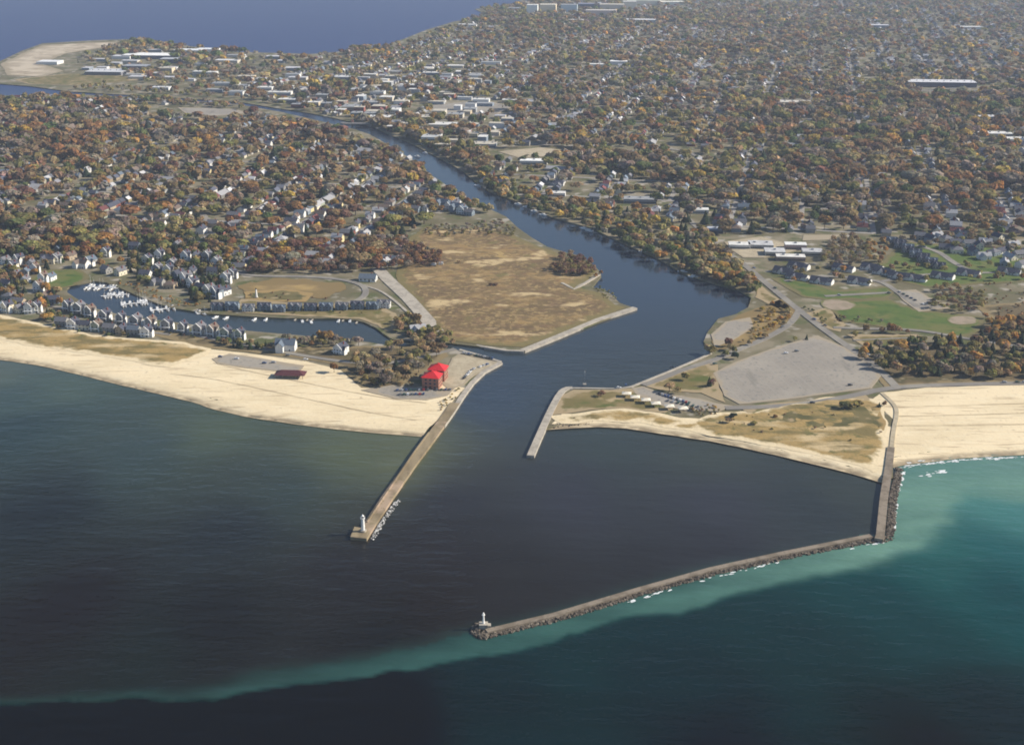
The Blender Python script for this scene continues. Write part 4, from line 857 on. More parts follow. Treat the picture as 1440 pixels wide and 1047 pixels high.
# ---- boats, docks, cars --------------------------------------------
def boat(sail=False):
    t = empty('sailboat' if sail else 'motorboat', (0, 0, 0)); m = MB(); L = 9.0
    secs = [(-L/2, 1.35, -.2, 1.0), (-L/4, 1.5, -.35, 1.0), (L/8, 1.35, -.3, 1.15), (L/3, .8, -.1, 1.35), (L/2, .06, .6, 1.55)]
    for x, w, zb, zt in secs: m.v += [(x, -w, zt), (x, -w*.75, zb), (x, w*.75, zb), (x, w, zt)]
    for i in range(len(secs)-1):
        for j in range(4): k = (j+1) % 4; m.f.append((i*4+j, i*4+k, i*4+4+k, i*4+4+j))
    m.f += [(3, 2, 1, 0), (16, 17, 18, 19)]
    m.build('hull', M['hull'], t)
    c = MB(); c.box(-1.6, 1.9, -1.0, 1.0, 1.05, 2.1 if not sail else 1.7); cb = c.build('cabin', M['white'], t)
    MB().box(1.85, 1.98, -.9, .9, 1.35, 1.95).build('windscreen', M['glass'], cb)
    if sail: s = MB(); s.stick((.5, 0, 1), (.5, 0, 12.5), .12, .07, 6); s.stick((.5, 0, 2.6), (-3.6, 0, 2.6), .09, .08, 5); s.build('mast', M['white'], t)
    else: MB().box(-1.5, .6, -1.05, 1.05, 2.75, 2.85).build('canopy', M['dark'], t)
    return t
def dock(line, w, fingers, fl, desc):
    A = PL(line); t = empty('dock', (A[0][0], A[0][1], 0)); me = MB()
    a = Vector(A[0]); b = Vector(A[-1]); d = (b-a); L = d.length; t.rotation_euler.z = math.atan2(d.y, d.x)
    MB().box(0, L, -w/2, w/2, .55, .8).build('walkway', M['white'], t)
    for i in range(fingers):
        u = L*(i+.5)/fingers
        for a0, a1 in ((w/2, w/2+fl), (-w/2-fl, -w/2)): MB().box(u-.35, u+.35, a0, a1, .5, .74).build('finger', M['wood'], t)
    LAB.append((t, 'dock', desc, line[0][0], line[0][1], None, 'dock'))
    return a, d, L
BT = [boat(False), boat(True)]; used = [False, False]
def put_boat(x, y, rz, k, desc, s=1.0, grp='boats moored in the marina'):
    if not used[k]: o = BT[k]; used[k] = True
    else: o = copy_tree(BT[k])
    o.location = (x, y, 0); o.rotation_euler.z = rz; o.scale = (s, s, s); q = pix(x, y)
    LAB.append((o, 'boat', desc, q[0], q[1], grp, 'boat'))
for j, (l, n, dsc) in enumerate([([(122,404),(166,406)], 5, 'first dock at the head of the marina basin'), ([(142,417),(182,414)], 5, 'second dock of the marina basin'), ([(170,429),(208,425)], 5, 'third dock of the marina basin'), ([(211,437),(246,433)], 4, 'fourth dock of the marina basin'), ([(277,442),(296,438)], 2, 'small dock where the basin narrows')]):
    a, d, L = dock(l, 2.0, n, 9, dsc); an = math.atan2(d.y, d.x); u_ = d.normalized(); v_ = Vector((-u_.y, u_.x))
    for i in range(n*2):
        if random.random() < .12: continue
        for s in (1, -1):
            if random.random() < .18: continue
            p = a+u_*(L*(i+.5)/(n*2))+v_*s*6.3; k = random.random() < .4
            put_boat(p.x, p.y, an+math.pi/2*s, int(k), ('white sailboat' if k else 'white motorboat')+' at the '+dsc.split(' of')[0].split(' at the')[0].split(' where')[0], s=random.uniform(.75, 1.05))
for i, (a, b) in enumerate([(303,447),(318,448),(358,450),(374,450),(476,452),(492,452),(425,452),(437,453)]):
    x, y = P(a, b); put_boat(x, y, R(50+i*9), 0, 'white motorboat at the townhouse shore', s=.95, grp='boats along the townhouse shore')
for i, (a, b) in enumerate([(417,448),(426,448),(434,448),(441,448),(484,449),(503,452)]):
    x, y = P(a, b); t = empty('dock', (x, y, 0), R(-95)); MB().box(-5, 9, -.9, .9, .5, .8).build('walkway', M['concrete'], t); LAB.append((t, 'dock', 'short pale finger dock below the townhouses', a, b, 'short finger docks below the townhouses', 'dock'))
a, d, L = dock([(724,282),(776,304)], 3.0, 6, 8, 'long white dock on the right bank of the river')
for i, (px, py) in enumerate([(729,288),(741,292),(752,298),(764,303),(829,325),(822,322),(960,383),(975,390),(672,262),(905,355),(587,221),(598,216)]):
    x, y = P(px, py); put_boat(x, y, R(-40), 0, 'white boat on the right bank of the river', s=1.4, grp='boats along the river bank')
def car():
    t = empty('car', (0, 0, 0)); m = MB(); pr = [(-2.25, .35), (-2.25, .85), (-1.9, .95), (1.0, .95), (2.2, .8), (2.25, .35)]; n = len(pr)
    m.v += [(a, -.9, b) for a, b in pr]+[(a, .9, b) for a, b in pr]; m.f += [tuple(range(n)), tuple(range(2*n-1, n-1, -1))]+[(i, n+i, n+(i+1) % n, (i+1) % n) for i in range(n)]
    b = m.build('body', M['paint'], t); g = MB(); n = 0
    g.v += [(-1.8, -.82, .95), (1.0, -.82, .95), (.3, -.68, 1.45), (-1.4, -.68, 1.45), (-1.8, .82, .95), (1.0, .82, .95), (.3, .68, 1.45), (-1.4, .68, 1.45)]
    g.f += [(0,1,2,3),(7,6,5,4),(1,5,6,2),(4,0,3,7)]; g.build('cabin', M['glass'], t)
    MB().box(-1.42, .32, -.7, .7, 1.44, 1.5).build('roof', M['paint'], t)
    for a in (-1.4, 1.4):
        for s in (-.85, .85):
            q = MB(); q.stick((a, s-.1, .33), (a, s+.1, .33), .33, .33, 10); q.build('wheel', M['tyre'], t)
    return t
CT = car(); cu = [False]
CC = dict(white=(.75, .75, .75), silver=(.4, .41, .43), black=(.02, .02, .022), red=(.35, .03, .025), blue=(.04, .08, .2), grey=(.15, .155, .16), green=(.04, .09, .06))
def put_car(px, py, rz, c, where, grp, z=ZP+.1):
    o = CT if not cu[0] else copy_tree(CT); cu[0] = True
    x, y = P(px, py); o.location = (x, y, z); o.rotation_euler.z = rz
    for ch in o.children:
        if ch.name.startswith(('body', 'roof')): ch.color = C4(CC[c])
    LAB.append((o, 'car', f'{c} car {where}', px, py, grp, 'car'))
cn = list(CC); crow = [([(650,499),(698,508)], 13, 80, 'on upper edge of spit lot', 'cars along the upper edge of the spit lot'), ([(692,513),(664,523),(652,536)], 12, 60, 'on channel side of spit lot', 'cars along the channel side of the spit lot'),
 ([(556,552),(636,551)], 13, 85, 'before the red roofed building', 'cars before the red roofed building'), ([(560,558),(604,557)], 8, 85, 'in front row by the beach', 'cars in the front row by the beach'),
 ([(925,556),(975,572)], 12, 70, 'by the picnic shelters', 'cars by the picnic shelters'), ([(936,566),(985,576)], 7, 70, 'in lower row by shelters', 'cars in lower row by shelters'), ([(1262,412),(1300,432)], 7, 100, 'behind the ball field', 'cars behind the ball field')]
for l, n, ang, wh, gp in crow:
    D = densify([Vector(p) for p in l], 1, closed=False)
    for i in range(n):
        if random.random() < .18: continue
        k = (i+.5)/n*(len(l)-1); j = int(k); f = k-j; px = l[j][0]*(1-f)+l[j+1][0]*f; py = l[j][1]*(1-f)+l[j+1][1]*f
        put_car(px, py, R(ang+random.uniform(-4, 4)), random.choice(cn), wh, gp)
for px, py, rz in [(1090,408,-55),(1145,452,-55),(1160,461,-55),(1250,415,-20),(1180,418,0),(1060,380,-55),(1005,515,20),(945,520,160),(1100,463,35),(880,545,90),(870,549,0),(405,503,-5),(430,509,0),(1220,502,-50),(1105,500,10),(1120,497,10),(1195,545,5),(1142,570,5),(310,505,0),(333,508,0),(372,514,0),(385,513,0),(1430,541,0),(1412,541,0),(1440,541,0),(250,470,-10),(140,447,-10),(180,455,-12),(95,435,-10),(1300,350,-30),(1352,380,-40)]:
    put_car(px, py, R(rz), random.choice(cn), 'standing alone', 'scattered cars', z=ZR+.3)
# ================================================================== TOWN FABRIC
NORTH_T = [(-250,150),(0,141),(60,139),(150,141),(240,143),(330,151),(390,170),(470,188),(515,202),(560,216),(588,237),(612,258),(652,284),(600,318),(572,335),(556,374),(520,380),(340,384),(300,350),(180,352),(60,358),(0,362),(-250,360)]
SOUTH_T = [(-60,150)][:0]+[(340,135),(440,84),(560,64),(650,34),(700,16),(900,-40),(900,-70),(2400,-70),(2300,338),(1440,336),(1290,334),(1230,334),(1180,328),(1080,330),(1000,332),(940,312),(860,296),(790,282),(724,279),(692,266),(670,254),(650,236),(628,223),(600,210),(572,197),(545,186),(500,171),(430,156),(400,151)]
SPIT_T = [(95,90),(150,70),(190,60),(330,76),(440,82),(400,135),(240,130),(160,100)]
WN, WS, WP_ = PL(NORTH_T), PL(SOUTH_T), PL(SPIT_T)
RIVER = PL(NBANK[::1]) + PL(SBANK[:-6][::-1])
CLEAR = [PL(q) for q in ([(700,213),(760,205),(830,214),(800,222),(730,226),(700,222)],[(590,148),(690,139),(725,150),(700,162),(620,164)],[(210,148),(330,150),(370,162),(300,170),(220,164)],[(850,210),(930,203),(990,215),(985,226),(930,214),(850,221)],[(1280,120),(1440,120),(1440,131),(1280,132)],[(-300,112),(100,126),(240,134),(340,143.5),(340,148),(240,140),(100,133),(-300,135)])]
def dens(x, y):   # woodedness field
    return fbm(x/260, y/260, 5, 3)
ang = R(-13); ca, sa = math.cos(ang), math.sin(ang)
def rot(u, v): return (u*ca-v*sa, u*sa+v*ca)
SV = []; SF = []
def seg(a, b, w_, z):
    d = np.array(b)-np.array(a); L = np.hypot(*d); n = np.array([-d[1], d[0]])/L*w_/2; k = len(SV)
    SV.extend([(a[0]-n[0], a[1]-n[1], z), (b[0]-n[0], b[1]-n[1], z), (b[0]+n[0], b[1]+n[1], z), (a[0]+n[0], a[1]+n[1], z)]); SF.append((k, k+1, k+2, k+3))
hx = []
def in_town(x, y):
    x = np.atleast_1d(x); y = np.atleast_1d(y)
    k = inpoly(x, y, WN) | inpoly(x, y, WS)
    for c in CLEAR: k &= ~inpoly(x, y, c)
    return k
BU, BV = 92.0, 128.0
for i in range(-70, 75):
    for j in range(2, 95):
        u, v = i*BU, j*BV
        for du, dv, ww, z in ((0, BV, 7, 1.72), (BU, 0, 6.5, 1.80)):
            a = rot(u, v); b = rot(u+du, v+dv); m = ((a[0]+b[0])/2, (a[1]+b[1])/2)
            if a[1] < 1350 or abs(a[0]) > a[1]*.46: continue
            t_ = in_town(np.array([a[0], b[0], m[0]]), np.array([a[1], b[1], m[1]]))
            if not t_.all() or dens(np.array([m[0]]), np.array([m[1]]))[0] > .60: continue
            seg(a, b, ww, z)
        a = rot(u, v)
        if a[1] < 1350 or abs(a[0]) > a[1]*.48: continue
        for s_ in range(7):           # house lots on both long sides
            for side in (13, BU-13):
                q = rot(u+side+random.uniform(-2, 2), v+12+s_*17.5+random.uniform(-2, 2))
                hx.append((q[0], q[1], (1.57 if side < 50 else -1.57)+ang+random.choice([0, 0, 1.57])+random.uniform(-.08, .08)))
link('street', npmesh('street', SV, np.array(SF), [M['street']], {'edge': ('POINT', np.full(len(SV), 5.0))}))
bpy.data.objects['street']['kind'] = 'structure'
hx = np.array(hx); k = in_town(hx[:, 0], hx[:, 1]); hx = hx[k]
dn = dens(hx[:, 0], hx[:, 1]); far = hx[:, 1]
keep = RNG.uniform(0, 1, len(hx)) < np.clip(1.9-2.5*dn, 0.05, .9); hx = hx[keep]
O = np.array(OCC)
mind = np.full(len(hx), 1e9)
for o in O: mind = np.minimum(mind, np.hypot(hx[:, 0]-o[0], hx[:, 1]-o[1])-o[2])
hx = hx[mind > 9]
hx = hx[np.argsort(hx[:, 1])]
vis = np.abs(hx[:, 0]) < hx[:, 1]*.41
hx = hx[vis]
wk = ['white','white','cream','grey','tan','blue','white','yellow','red','sage','grey']; rk = ['grey','grey','slate','pale','brown','pale','slate','blue','maroon']
n_ind = max(0, 296-len([l for l in LAB if l[6] == 'house']))
near = hx[:n_ind]
for x, y, a in near:
    put_house('house', x, y, a, random.choice(wk), random.choice(rk), random.randrange(6), s=random.uniform(.95, 1.2), parts=3, group='houses of the town behind the river mouth')
# the rest, one mass of small houses
rest = hx[n_ind:]
def house_mass(hs):
    n = len(hs); L = RNG.uniform(9, 15, n)/2; D = RNG.uniform(8, 10, n)/2; E = RNG.uniform(3.2, 6, n); Z = E+RNG.uniform(2.6, 3.8, n)
    big = RNG.uniform(0, 1, n) < .05; L = np.where(big, L*2.2, L); D = np.where(big, D*1.8, D)
    tmpl = np.array([(-1,-1,0),(1,-1,0),(1,1,0),(-1,1,0),(-1,-1,1),(1,-1,1),(1,1,1),(-1,1,1),(-1,0,2),(1,0,2),(-1.06,-1.12,.93),(1.06,-1.12,.93),(1.06,1.12,.93),(-1.06,1.12,.93),(-1.06,0,2.06),(1.06,0,2.06)])
    V = np.zeros((n, 16, 3)); x = tmpl[:, 0]*L[:, None]; y = tmpl[:, 1]*D[:, None]
    zl = tmpl[:, 2][None]; z = np.where(zl <= 1, zl*E[:, None], E[:, None]+(zl-1)*(Z-E)[:, None])+ZG-.2
    c, s = np.cos(hs[:, 2])[:, None], np.sin(hs[:, 2])[:, None]
    V[:, :, 0] = x*c-y*s+hs[:, 0][:, None]; V[:, :, 1] = x*s+y*c+hs[:, 1][:, None]; V[:, :, 2] = z
    q = np.array([(0,1,5,4),(2,3,7,6),(10,11,15,14),(15,12,13,14)]); tr = np.array([(1,2,6),(1,6,5),(5,6,9),(3,0,4),(3,4,7),(4,8,7)])
    off = (np.arange(n)*16)[:, None, None]
    wc = np.array([COLW[wk[i]] for i in RNG.integers(0, len(wk), n)])*RNG.uniform(.4, .85, (n, 1)); rc = np.array([COLR[rk[i]] for i in RNG.integers(0, len(rk), n)])*RNG.uniform(.8, 1.5, (n, 1))
    rc = np.where(big[:, None], np.array((.3, .3, .31)), rc)
    qc = np.stack([wc, wc, rc, rc], 1).reshape(-1, 3); tc = np.repeat(wc, 6, 0)
    return V.reshape(-1, 3), (q[None]+off).reshape(-1, 4), (tr[None]+off).reshape(-1, 3), qc, tc
V, q, tr, qc, tc = house_mass(rest)
tag(link('houses', npmesh('houses', V, [q, tr], [M['hmass']], {'col': ('FACE', np.vstack([qc, tc]))})), 'far houses showing between the trees of the town', 'houses', kind='stuff')
# ================================================================== TREES
def crown(kind, nq, seed, lobes=7):
    r = np.random.default_rng(seed)
    if kind == 'conifer':
        h = r.uniform(.06, 1, nq)**1.1; a = r.uniform(0, 6.283, nq); rad = (1-h)*.30+.015; rad = rad*r.uniform(.65, 1.1, nq)
        c = np.column_stack([rad*np.cos(a), rad*np.sin(a), h]); nrm = np.column_stack([np.cos(a), np.sin(a), np.full(nq, .6)]); size = .075*(1.25-h)
    else:
        if kind == 'shrub': base, top, R_ = .1, .9, .5
        else: base, top, R_ = .26, .95, .42
        lc = []; lr = []
        for i in range(lobes):
            a = 6.283*i/lobes+r.uniform(-.4, .4); rr = R_*r.uniform(.35, .62) if i else 0
            lc.append((rr*math.cos(a), rr*math.sin(a), r.uniform(base+.16, top-.22) if i else top-.28)); lr.append(r.uniform(.17, .26))
        lc = np.array(lc); lr = np.array(lr); k = r.integers(0, lobes, nq)
        d = r.normal(size=(nq, 3)); d[:, 2] = np.abs(d[:, 2])*1.0-.25; d /= np.linalg.norm(d, axis=1)[:, None]
        c = lc[k]+d*lr[k][:, None]*r.uniform(.72, 1.08, nq)[:, None]*np.array([1.1, 1.1, .95]); nrm = d+r.normal(size=(nq, 3))*.28+np.array([0, 0, .15])
        size = np.full(nq, .075 if nq > 150 else .10 if nq > 70 else .15)*r.uniform(.7, 1.35, nq)
        if kind == 'bare': size *= .62
    nrm /= np.linalg.norm(nrm, axis=1)[:, None]
    u = np.cross(nrm, r.normal(size=(nq, 3))); u /= np.linalg.norm(u, axis=1)[:, None]; v = np.cross(nrm, u)
    s = size[:, None]; j = lambda: r.uniform(.6, 1.25, (nq, 1))
    V = np.stack([c-u*s*j()-v*s*j(), c+u*s*j()-v*s*j(), c+u*s*j()+v*s*j(), c-u*s*j()+v*s*j()], 1)
    var = r.uniform(.72, 1.25, nq)[:, None]*(1+r.normal(size=(nq, 3))*.06)
    return V, var
def trunk_mesh(kind, seed):
    r = random.Random(seed); m = MB(); m.stick((0, 0, -.06), (0, 0, .42), .028, .018, 6)
    if kind == 'conifer': m.stick((0, 0, .4), (0, 0, .96), .018, .004, 5)
    else:
        for i in range(6 if kind != 'bare' else 11):
            a = r.uniform(0, 6.28); z = r.uniform(.25, .42); e = (math.cos(a)*r.uniform(.15, .3), math.sin(a)*r.uniform(.15, .3), r.uniform(.55, .85))
            m.stick((0, 0, z), e, .014, .004, 4)
    return m.mesh('trunk', M['bark'])
NEARC = {k: [] for k in ('broad', 'conifer', 'bare', 'shrub')}; TRK = {k: [trunk_mesh(k, i) for i in range(3)] for k in NEARC}
q4 = lambda n: np.arange(n*4).reshape(n, 4)
for k, nq in (('broad', 420), ('conifer', 260), ('bare', 420), ('shrub', 260)):
    for i in range(8):
        V, var = crown(k, nq, 100+i); NEARC[k].append(npmesh('crown', V.reshape(-1, 3), q4(nq), [M['leaf']], {'col': ('FACE', var)}))
LOD = {}
for k in NEARC:
    for l, nq in enumerate((150, 64, 30)):
        LOD[k, l] = [crown(k, nq if k != 'bare' else int(nq*1.3), 300+i+l*20, 6 if l < 2 else 4) for i in range(6)]
CN = dict(rust=(.265,.145,.06), orange=(.42,.235,.07), yellow=(.46,.32,.08), brown=(.265,.185,.098), olive=(.245,.215,.078), green=(.12,.145,.055), grey=(.27,.225,.17), darkred=(.185,.105,.072), dark=(.045,.062,.034), tan=(.38,.29,.15))
TREES = []    # x, y, height, width factor, kind, colour name
def add_tree(x, y, h, wf, kind, c): TREES.append((x, y, h, wf, kind, c))
def pick(d): return random.choices(list(d), list(d.values()))[0]
def grove(px, sp, hs, pal, kind='broad', prob=1.0, mixk=None):
    W = PL(px); A = np.array(W); x0, y0 = A.min(0); x1, y1 = A.max(0)
    X, Y = np.meshgrid(np.arange(x0, x1, sp), np.arange(y0, y1, sp)); X = X.ravel()+RNG.uniform(-.5, .5, X.size)*sp; Y = Y.ravel()+RNG.uniform(-.5, .5, Y.size)*sp
    k = inpoly(X, Y, W) & (RNG.uniform(0, 1, X.size) < prob)
    for o in OCC: k &= (np.hypot(X-o[0], Y-o[1]) > o[2]*.85)
    for x, y in zip(X[k], Y[k]):
        kd = kind if not mixk or random.random() > mixk[1] else mixk[0]
        h = random.uniform(*hs); add_tree(x, y, h*(.6 if kd == 'shrub' else 1), random.uniform(.85, 1.25), kd, 'dark' if kd == 'conifer' else pick(pal))
grove([(335,366),(360,348),(430,342),(520,350),(560,336),(600,352),(622,366),(620,376),(590,378),(520,384),(430,388),(345,386)], 8.5, (8, 12), dict(darkred=5, rust=2, brown=2, grey=1), 'bare', mixk=('broad', .3))
grove([(596,330),(606,318),(660,318),(700,312),(733,328),(722,334),(650,332),(620,336)], 9, (5, 9), dict(olive=3, grey=3, brown=2), 'shrub')
grove([(774,384),(790,364),(815,362),(834,374),(838,386),(826,392),(790,390)], 6, (7, 10), dict(darkred=3, brown=3, olive=1), 'bare', mixk=('shrub', .4))
grove([(840,404),(860,414),(868,424),(856,422),(836,410)], 6, (3, 5), dict(olive=3, green=1), 'shrub')
grove([(662,240),(720,262),(790,284),(860,298),(940,316),(1000,345),(1050,388),(1066,412),(1058,424),(1010,404),(960,388),(930,372),(880,349),(830,326),(775,310),(750,298),(720,286),(690,275)], 14.5, (9, 16), dict(olive=5, green=2, orange=2, tan=2, brown=2, yellow=1, grey=1), mixk=('conifer', .08))
grove([(500,172),(545,187),(600,211),(650,237),(690,266),(700,262),(660,234),(610,206),(555,182),(510,168)], 12, (8, 13), dict(olive=4, brown=3, grey=1, tan=1), 'broad', .8)
grove([(500,198),(515,202),(530,206),(560,226),(612,262),(655,286),(700,300),(690,304),(640,290),(590,252),(540,222)], 12, (8, 14), dict(olive=4, brown=3, rust=1, tan=1), 'broad', .85)
grove([(40,139),(240,141),(340,149),(340,156),(240,150),(60,146)], 16, (8, 13), dict(olive=3, brown=4, grey=2), 'broad', .7)
grove([(100,127),(240,135),(340,142),(400,150),(390,146),(330,138),(240,130),(140,120)], 18, (8, 13), dict(olive=4, brown=3, grey=2), 'broad', .6)
grove([(660,28),(690,22),(672,13),(700,9),(738,12),(740,24),(700,30)], 24, (10, 14), dict(olive=3, brown=3), 'broad', .9)
grove([(985,330),(1005,345),(1045,388),(1060,404),(1050,412),(1000,398),(970,380)], 12, (11, 15), dict(tan=4, olive=3, orange=1, grey=1))
grove([(1052,478),(1068,440),(1085,428),(1118,438),(1100,462),(1075,476),(1030,490)], 7.5, (5, 9), dict(yellow=3, orange=2, tan=3, olive=1), 'shrub', .75)
grove([(985,500),(1020,490),(1050,484),(1090,474),(1050,492),(1010,508)], 12, (6, 10), dict(tan=3, olive=2, darkred=1), 'broad', .5)
grove([(500,510),(560,490),(600,484),(628,486),(622,500),(600,525),(570,545),(545,552),(520,545),(498,530)], 8.5, (8, 13), dict(grey=5, brown=3, olive=2, tan=3), 'bare', .62, mixk=('conifer', .08))
grove([(556,456),(575,448),(604,462),(634,478),(640,488),(600,490),(560,474)], 8.5, (6, 11), dict(olive=3, brown=3, green=1), 'broad', .85)
grove([(505,542),(560,535),(600,528),(592,545),(550,550)], 7, (3, 6), dict(rust=2, tan=3, brown=2), 'shrub', .7)
grove([(1205,496),(1250,486),(1300,480),(1380,486),(1440,496),(1500,500),(1500,534),(1400,536),(1300,534),(1250,530),(1225,520)], 10, (7, 12), dict(olive=5, brown=3, grey=2, green=2, orange=1), 'broad', .85, mixk=('conifer', .25))
grove([(1374,478),(1392,458),(1440,452),(1500,450),(1500,484),(1440,486)], 8.5, (7, 12), dict(brown=3, rust=2, olive=2, orange=2), 'broad', mixk=('conifer', .2))
grove([(1304,436),(1312,412),(1345,404),(1378,412),(1388,436),(1350,444)], 8.5, (6, 10), dict(brown=4, olive=3, darkred=1), 'bare', mixk=('shrub', .3))
grove([(1150,372),(1165,342),(1200,336),(1222,352),(1218,376),(1180,378)], 9, (7, 11), dict(brown=4, grey=2, olive=2), 'bare')
grove([(1215,345),(1250,338),(1244,372),(1222,376)], 11, (6, 10), dict(tan=3, orange=2, rust=1), 'broad', .8)
grove([(1380,400),(1500,396),(1500,440),(1400,446),(1385,430)], 12, (3, 6), dict(brown=2, rust=2, tan=1), 'shrub', .6)
grove([(1196,470),(1300,466),(1290,472),(1200,476)], 14, (5, 9), dict(brown=3, olive=1), 'broad', .55)
grove([(1160,448),(1250,452),(1240,458),(1170,456)], 11, (4, 7), dict(olive=3, grey=2, brown=1), 'shrub', .8)
grove([(1130,434),(1145,440),(1168,458),(1158,458)], 6, (3, 5), dict(green=2, olive=1), 'shrub')
grove([(785,590),(960,590),(1100,580),(1220,566),(1240,610),(1210,640),(1060,612),(900,594)], 11, (1.5, 4.5), dict(olive=4, brown=3, dark=1, tan=1), 'shrub', .36)
grove([(962,580),(1000,572),(1016,582),(990,590)], 5, (3, 5), dict(yellow=2, olive=2, rust=1), 'shrub', .9)
grove([(640,552),(650,545),(645,562),(620,580),(610,586),(620,566)], 5, (2.5, 4), dict(yellow=2, olive=2, tan=1), 'shrub', .8)
grove([(380,486),(440,478),(470,480),(520,484),(500,492),(440,490),(395,492)], 8, (6, 10), dict(grey=3, tan=2, olive=1, rust=1), 'bare', .9, mixk=('broad', .4))
grove([(300,478),(330,482),(385,490),(375,496),(310,490)], 7, (4, 8), dict(olive=2, green=2, brown=2), 'broad', .9, mixk=('conifer', .3))
grove([(60,430),(80,440),(110,452),(180,468),(210,476),(170,476),(110,472),(70,462)], 7.5, (3.5, 6.5), dict(olive=2, green=3, brown=2), 'broad', .75, mixk=('conifer', .4))
grove([(95,442),(180,458),(300,478),(300,484),(220,468),(110,452)], 9, (3, 5), dict(green=2, darkred=2, olive=1), 'shrub', .7)
grove([(0,375),(60,362),(170,350),(200,352),(140,366),(130,372),(90,370),(40,398),(30,430),(60,444),(88,430),(82,412),(60,408),(50,436),(0,440)], 8.5, (6, 11), dict(olive=3, brown=2, orange=1, rust=2), 'broad', .75, mixk=('conifer', .45))
grove([(180,358),(200,342),(260,336),(310,345),(330,372),(326,404),(310,432),(270,425),(255,408),(232,400),(200,404),(180,380)], 8, (7, 11), dict(olive=3, green=2, brown=2, grey=1), 'broad', .8, mixk=('conifer', .6))
grove([(165,402),(200,416),(240,430),(290,438),(300,436),(285,428),(240,420),(200,404),(170,396)], 6.5, (3, 6), dict(orange=3, rust=3, tan=2, olive=1), 'shrub', .85)
grove([(292,428),(340,432),(420,434),(545,430),(540,444),(420,444),(300,440)], 11, (3, 6), dict(green=2, olive=2, dark=1), 'shrub', .6)
grove([(0,352),(60,345),(200,340),(330,352),(345,372),(300,374),(200,354),(60,366),(0,368)], 9, (8, 14), dict(olive=3, brown=4, rust=2, orange=1, green=1), 'broad', .8, mixk=('conifer', .25))
grove([(345,412),(430,416),(500,422),(440,430),(340,426)], 12, (3, 5), dict(brown=2, darkred=1), 'shrub', .5)
grove([(640,380),(740,372),(860,420),(740,470),(640,460),(600,420)], 13, (.9, 2.2), dict(brown=3, darkred=1, olive=2, tan=1), 'shrub', .35)
grove([(1085,396),(1120,402),(1300,404),(1440,396),(1440,375),(1300,372),(1130,378)], 15, (5, 9), dict(olive=3, brown=2, orange=1), 'broad', .5)
grove([(1250,340),(1440,335),(1440,370),(1330,356),(1290,352)], 13, (7, 12), dict(olive=3, brown=2, grey=1), 'broad', .6)
for a in [(1197,577,8,1.5,'shrub','olive'),(1187,577,7,1.5,'shrub','green'),(1207,574,6,1.4,'shrub','olive'),(964,537,8,1,'broad','olive'),(997,545,9,.9,'conifer','dark'),(1001,546,8,1,'bare','darkred'),(941,553,9,1.4,'bare','tan'),(952,556,8,1.3,'bare','tan'),
 (845,560,6,1.6,'bare','darkred'),(1033,507,7,1.2,'broad','dark'),(1253,470,10,1.3,'broad','rust'),(1262,471,9,1.2,'bare','brown'),(1134,480,6,1,'conifer','dark'),(1117,482,5,1,'shrub','olive'),(1212,508,9,1.2,'broad','brown'),(470,526,10,1,'bare','rust'),(462,484,12,1.1,'broad','rust'),(455,482,11,1.2,'broad','rust'),
 (142,378,12,1,'broad','rust'),(170,372,9,1,'broad','orange'),(70,450,8,1.4,'broad','yellow'),(62,452,8,1.4,'broad','orange'),(1060,600,4,1.4,'shrub','olive'),(1025,598,5,1.3,'shrub','brown'),(1030,590,5,1.5,'shrub','dark'),(1090,590,3,1.4,'shrub','rust'),
 (690,404,4,1.4,'shrub','darkred'),(697,404,4,1.4,'shrub','darkred'),(645,372,4,1.3,'shrub','brown'),(838,392,6,1,'broad','orange'),(845,388,6,1,'broad','rust'),(1236,575,5,1.1,'conifer','dark'),(1243,573,5,1,'shrub','brown'),(1385,450,6,1.1,'shrub','rust')]:
    x, y = P(a[0], a[1]); add_tree(x, y, *a[2:])
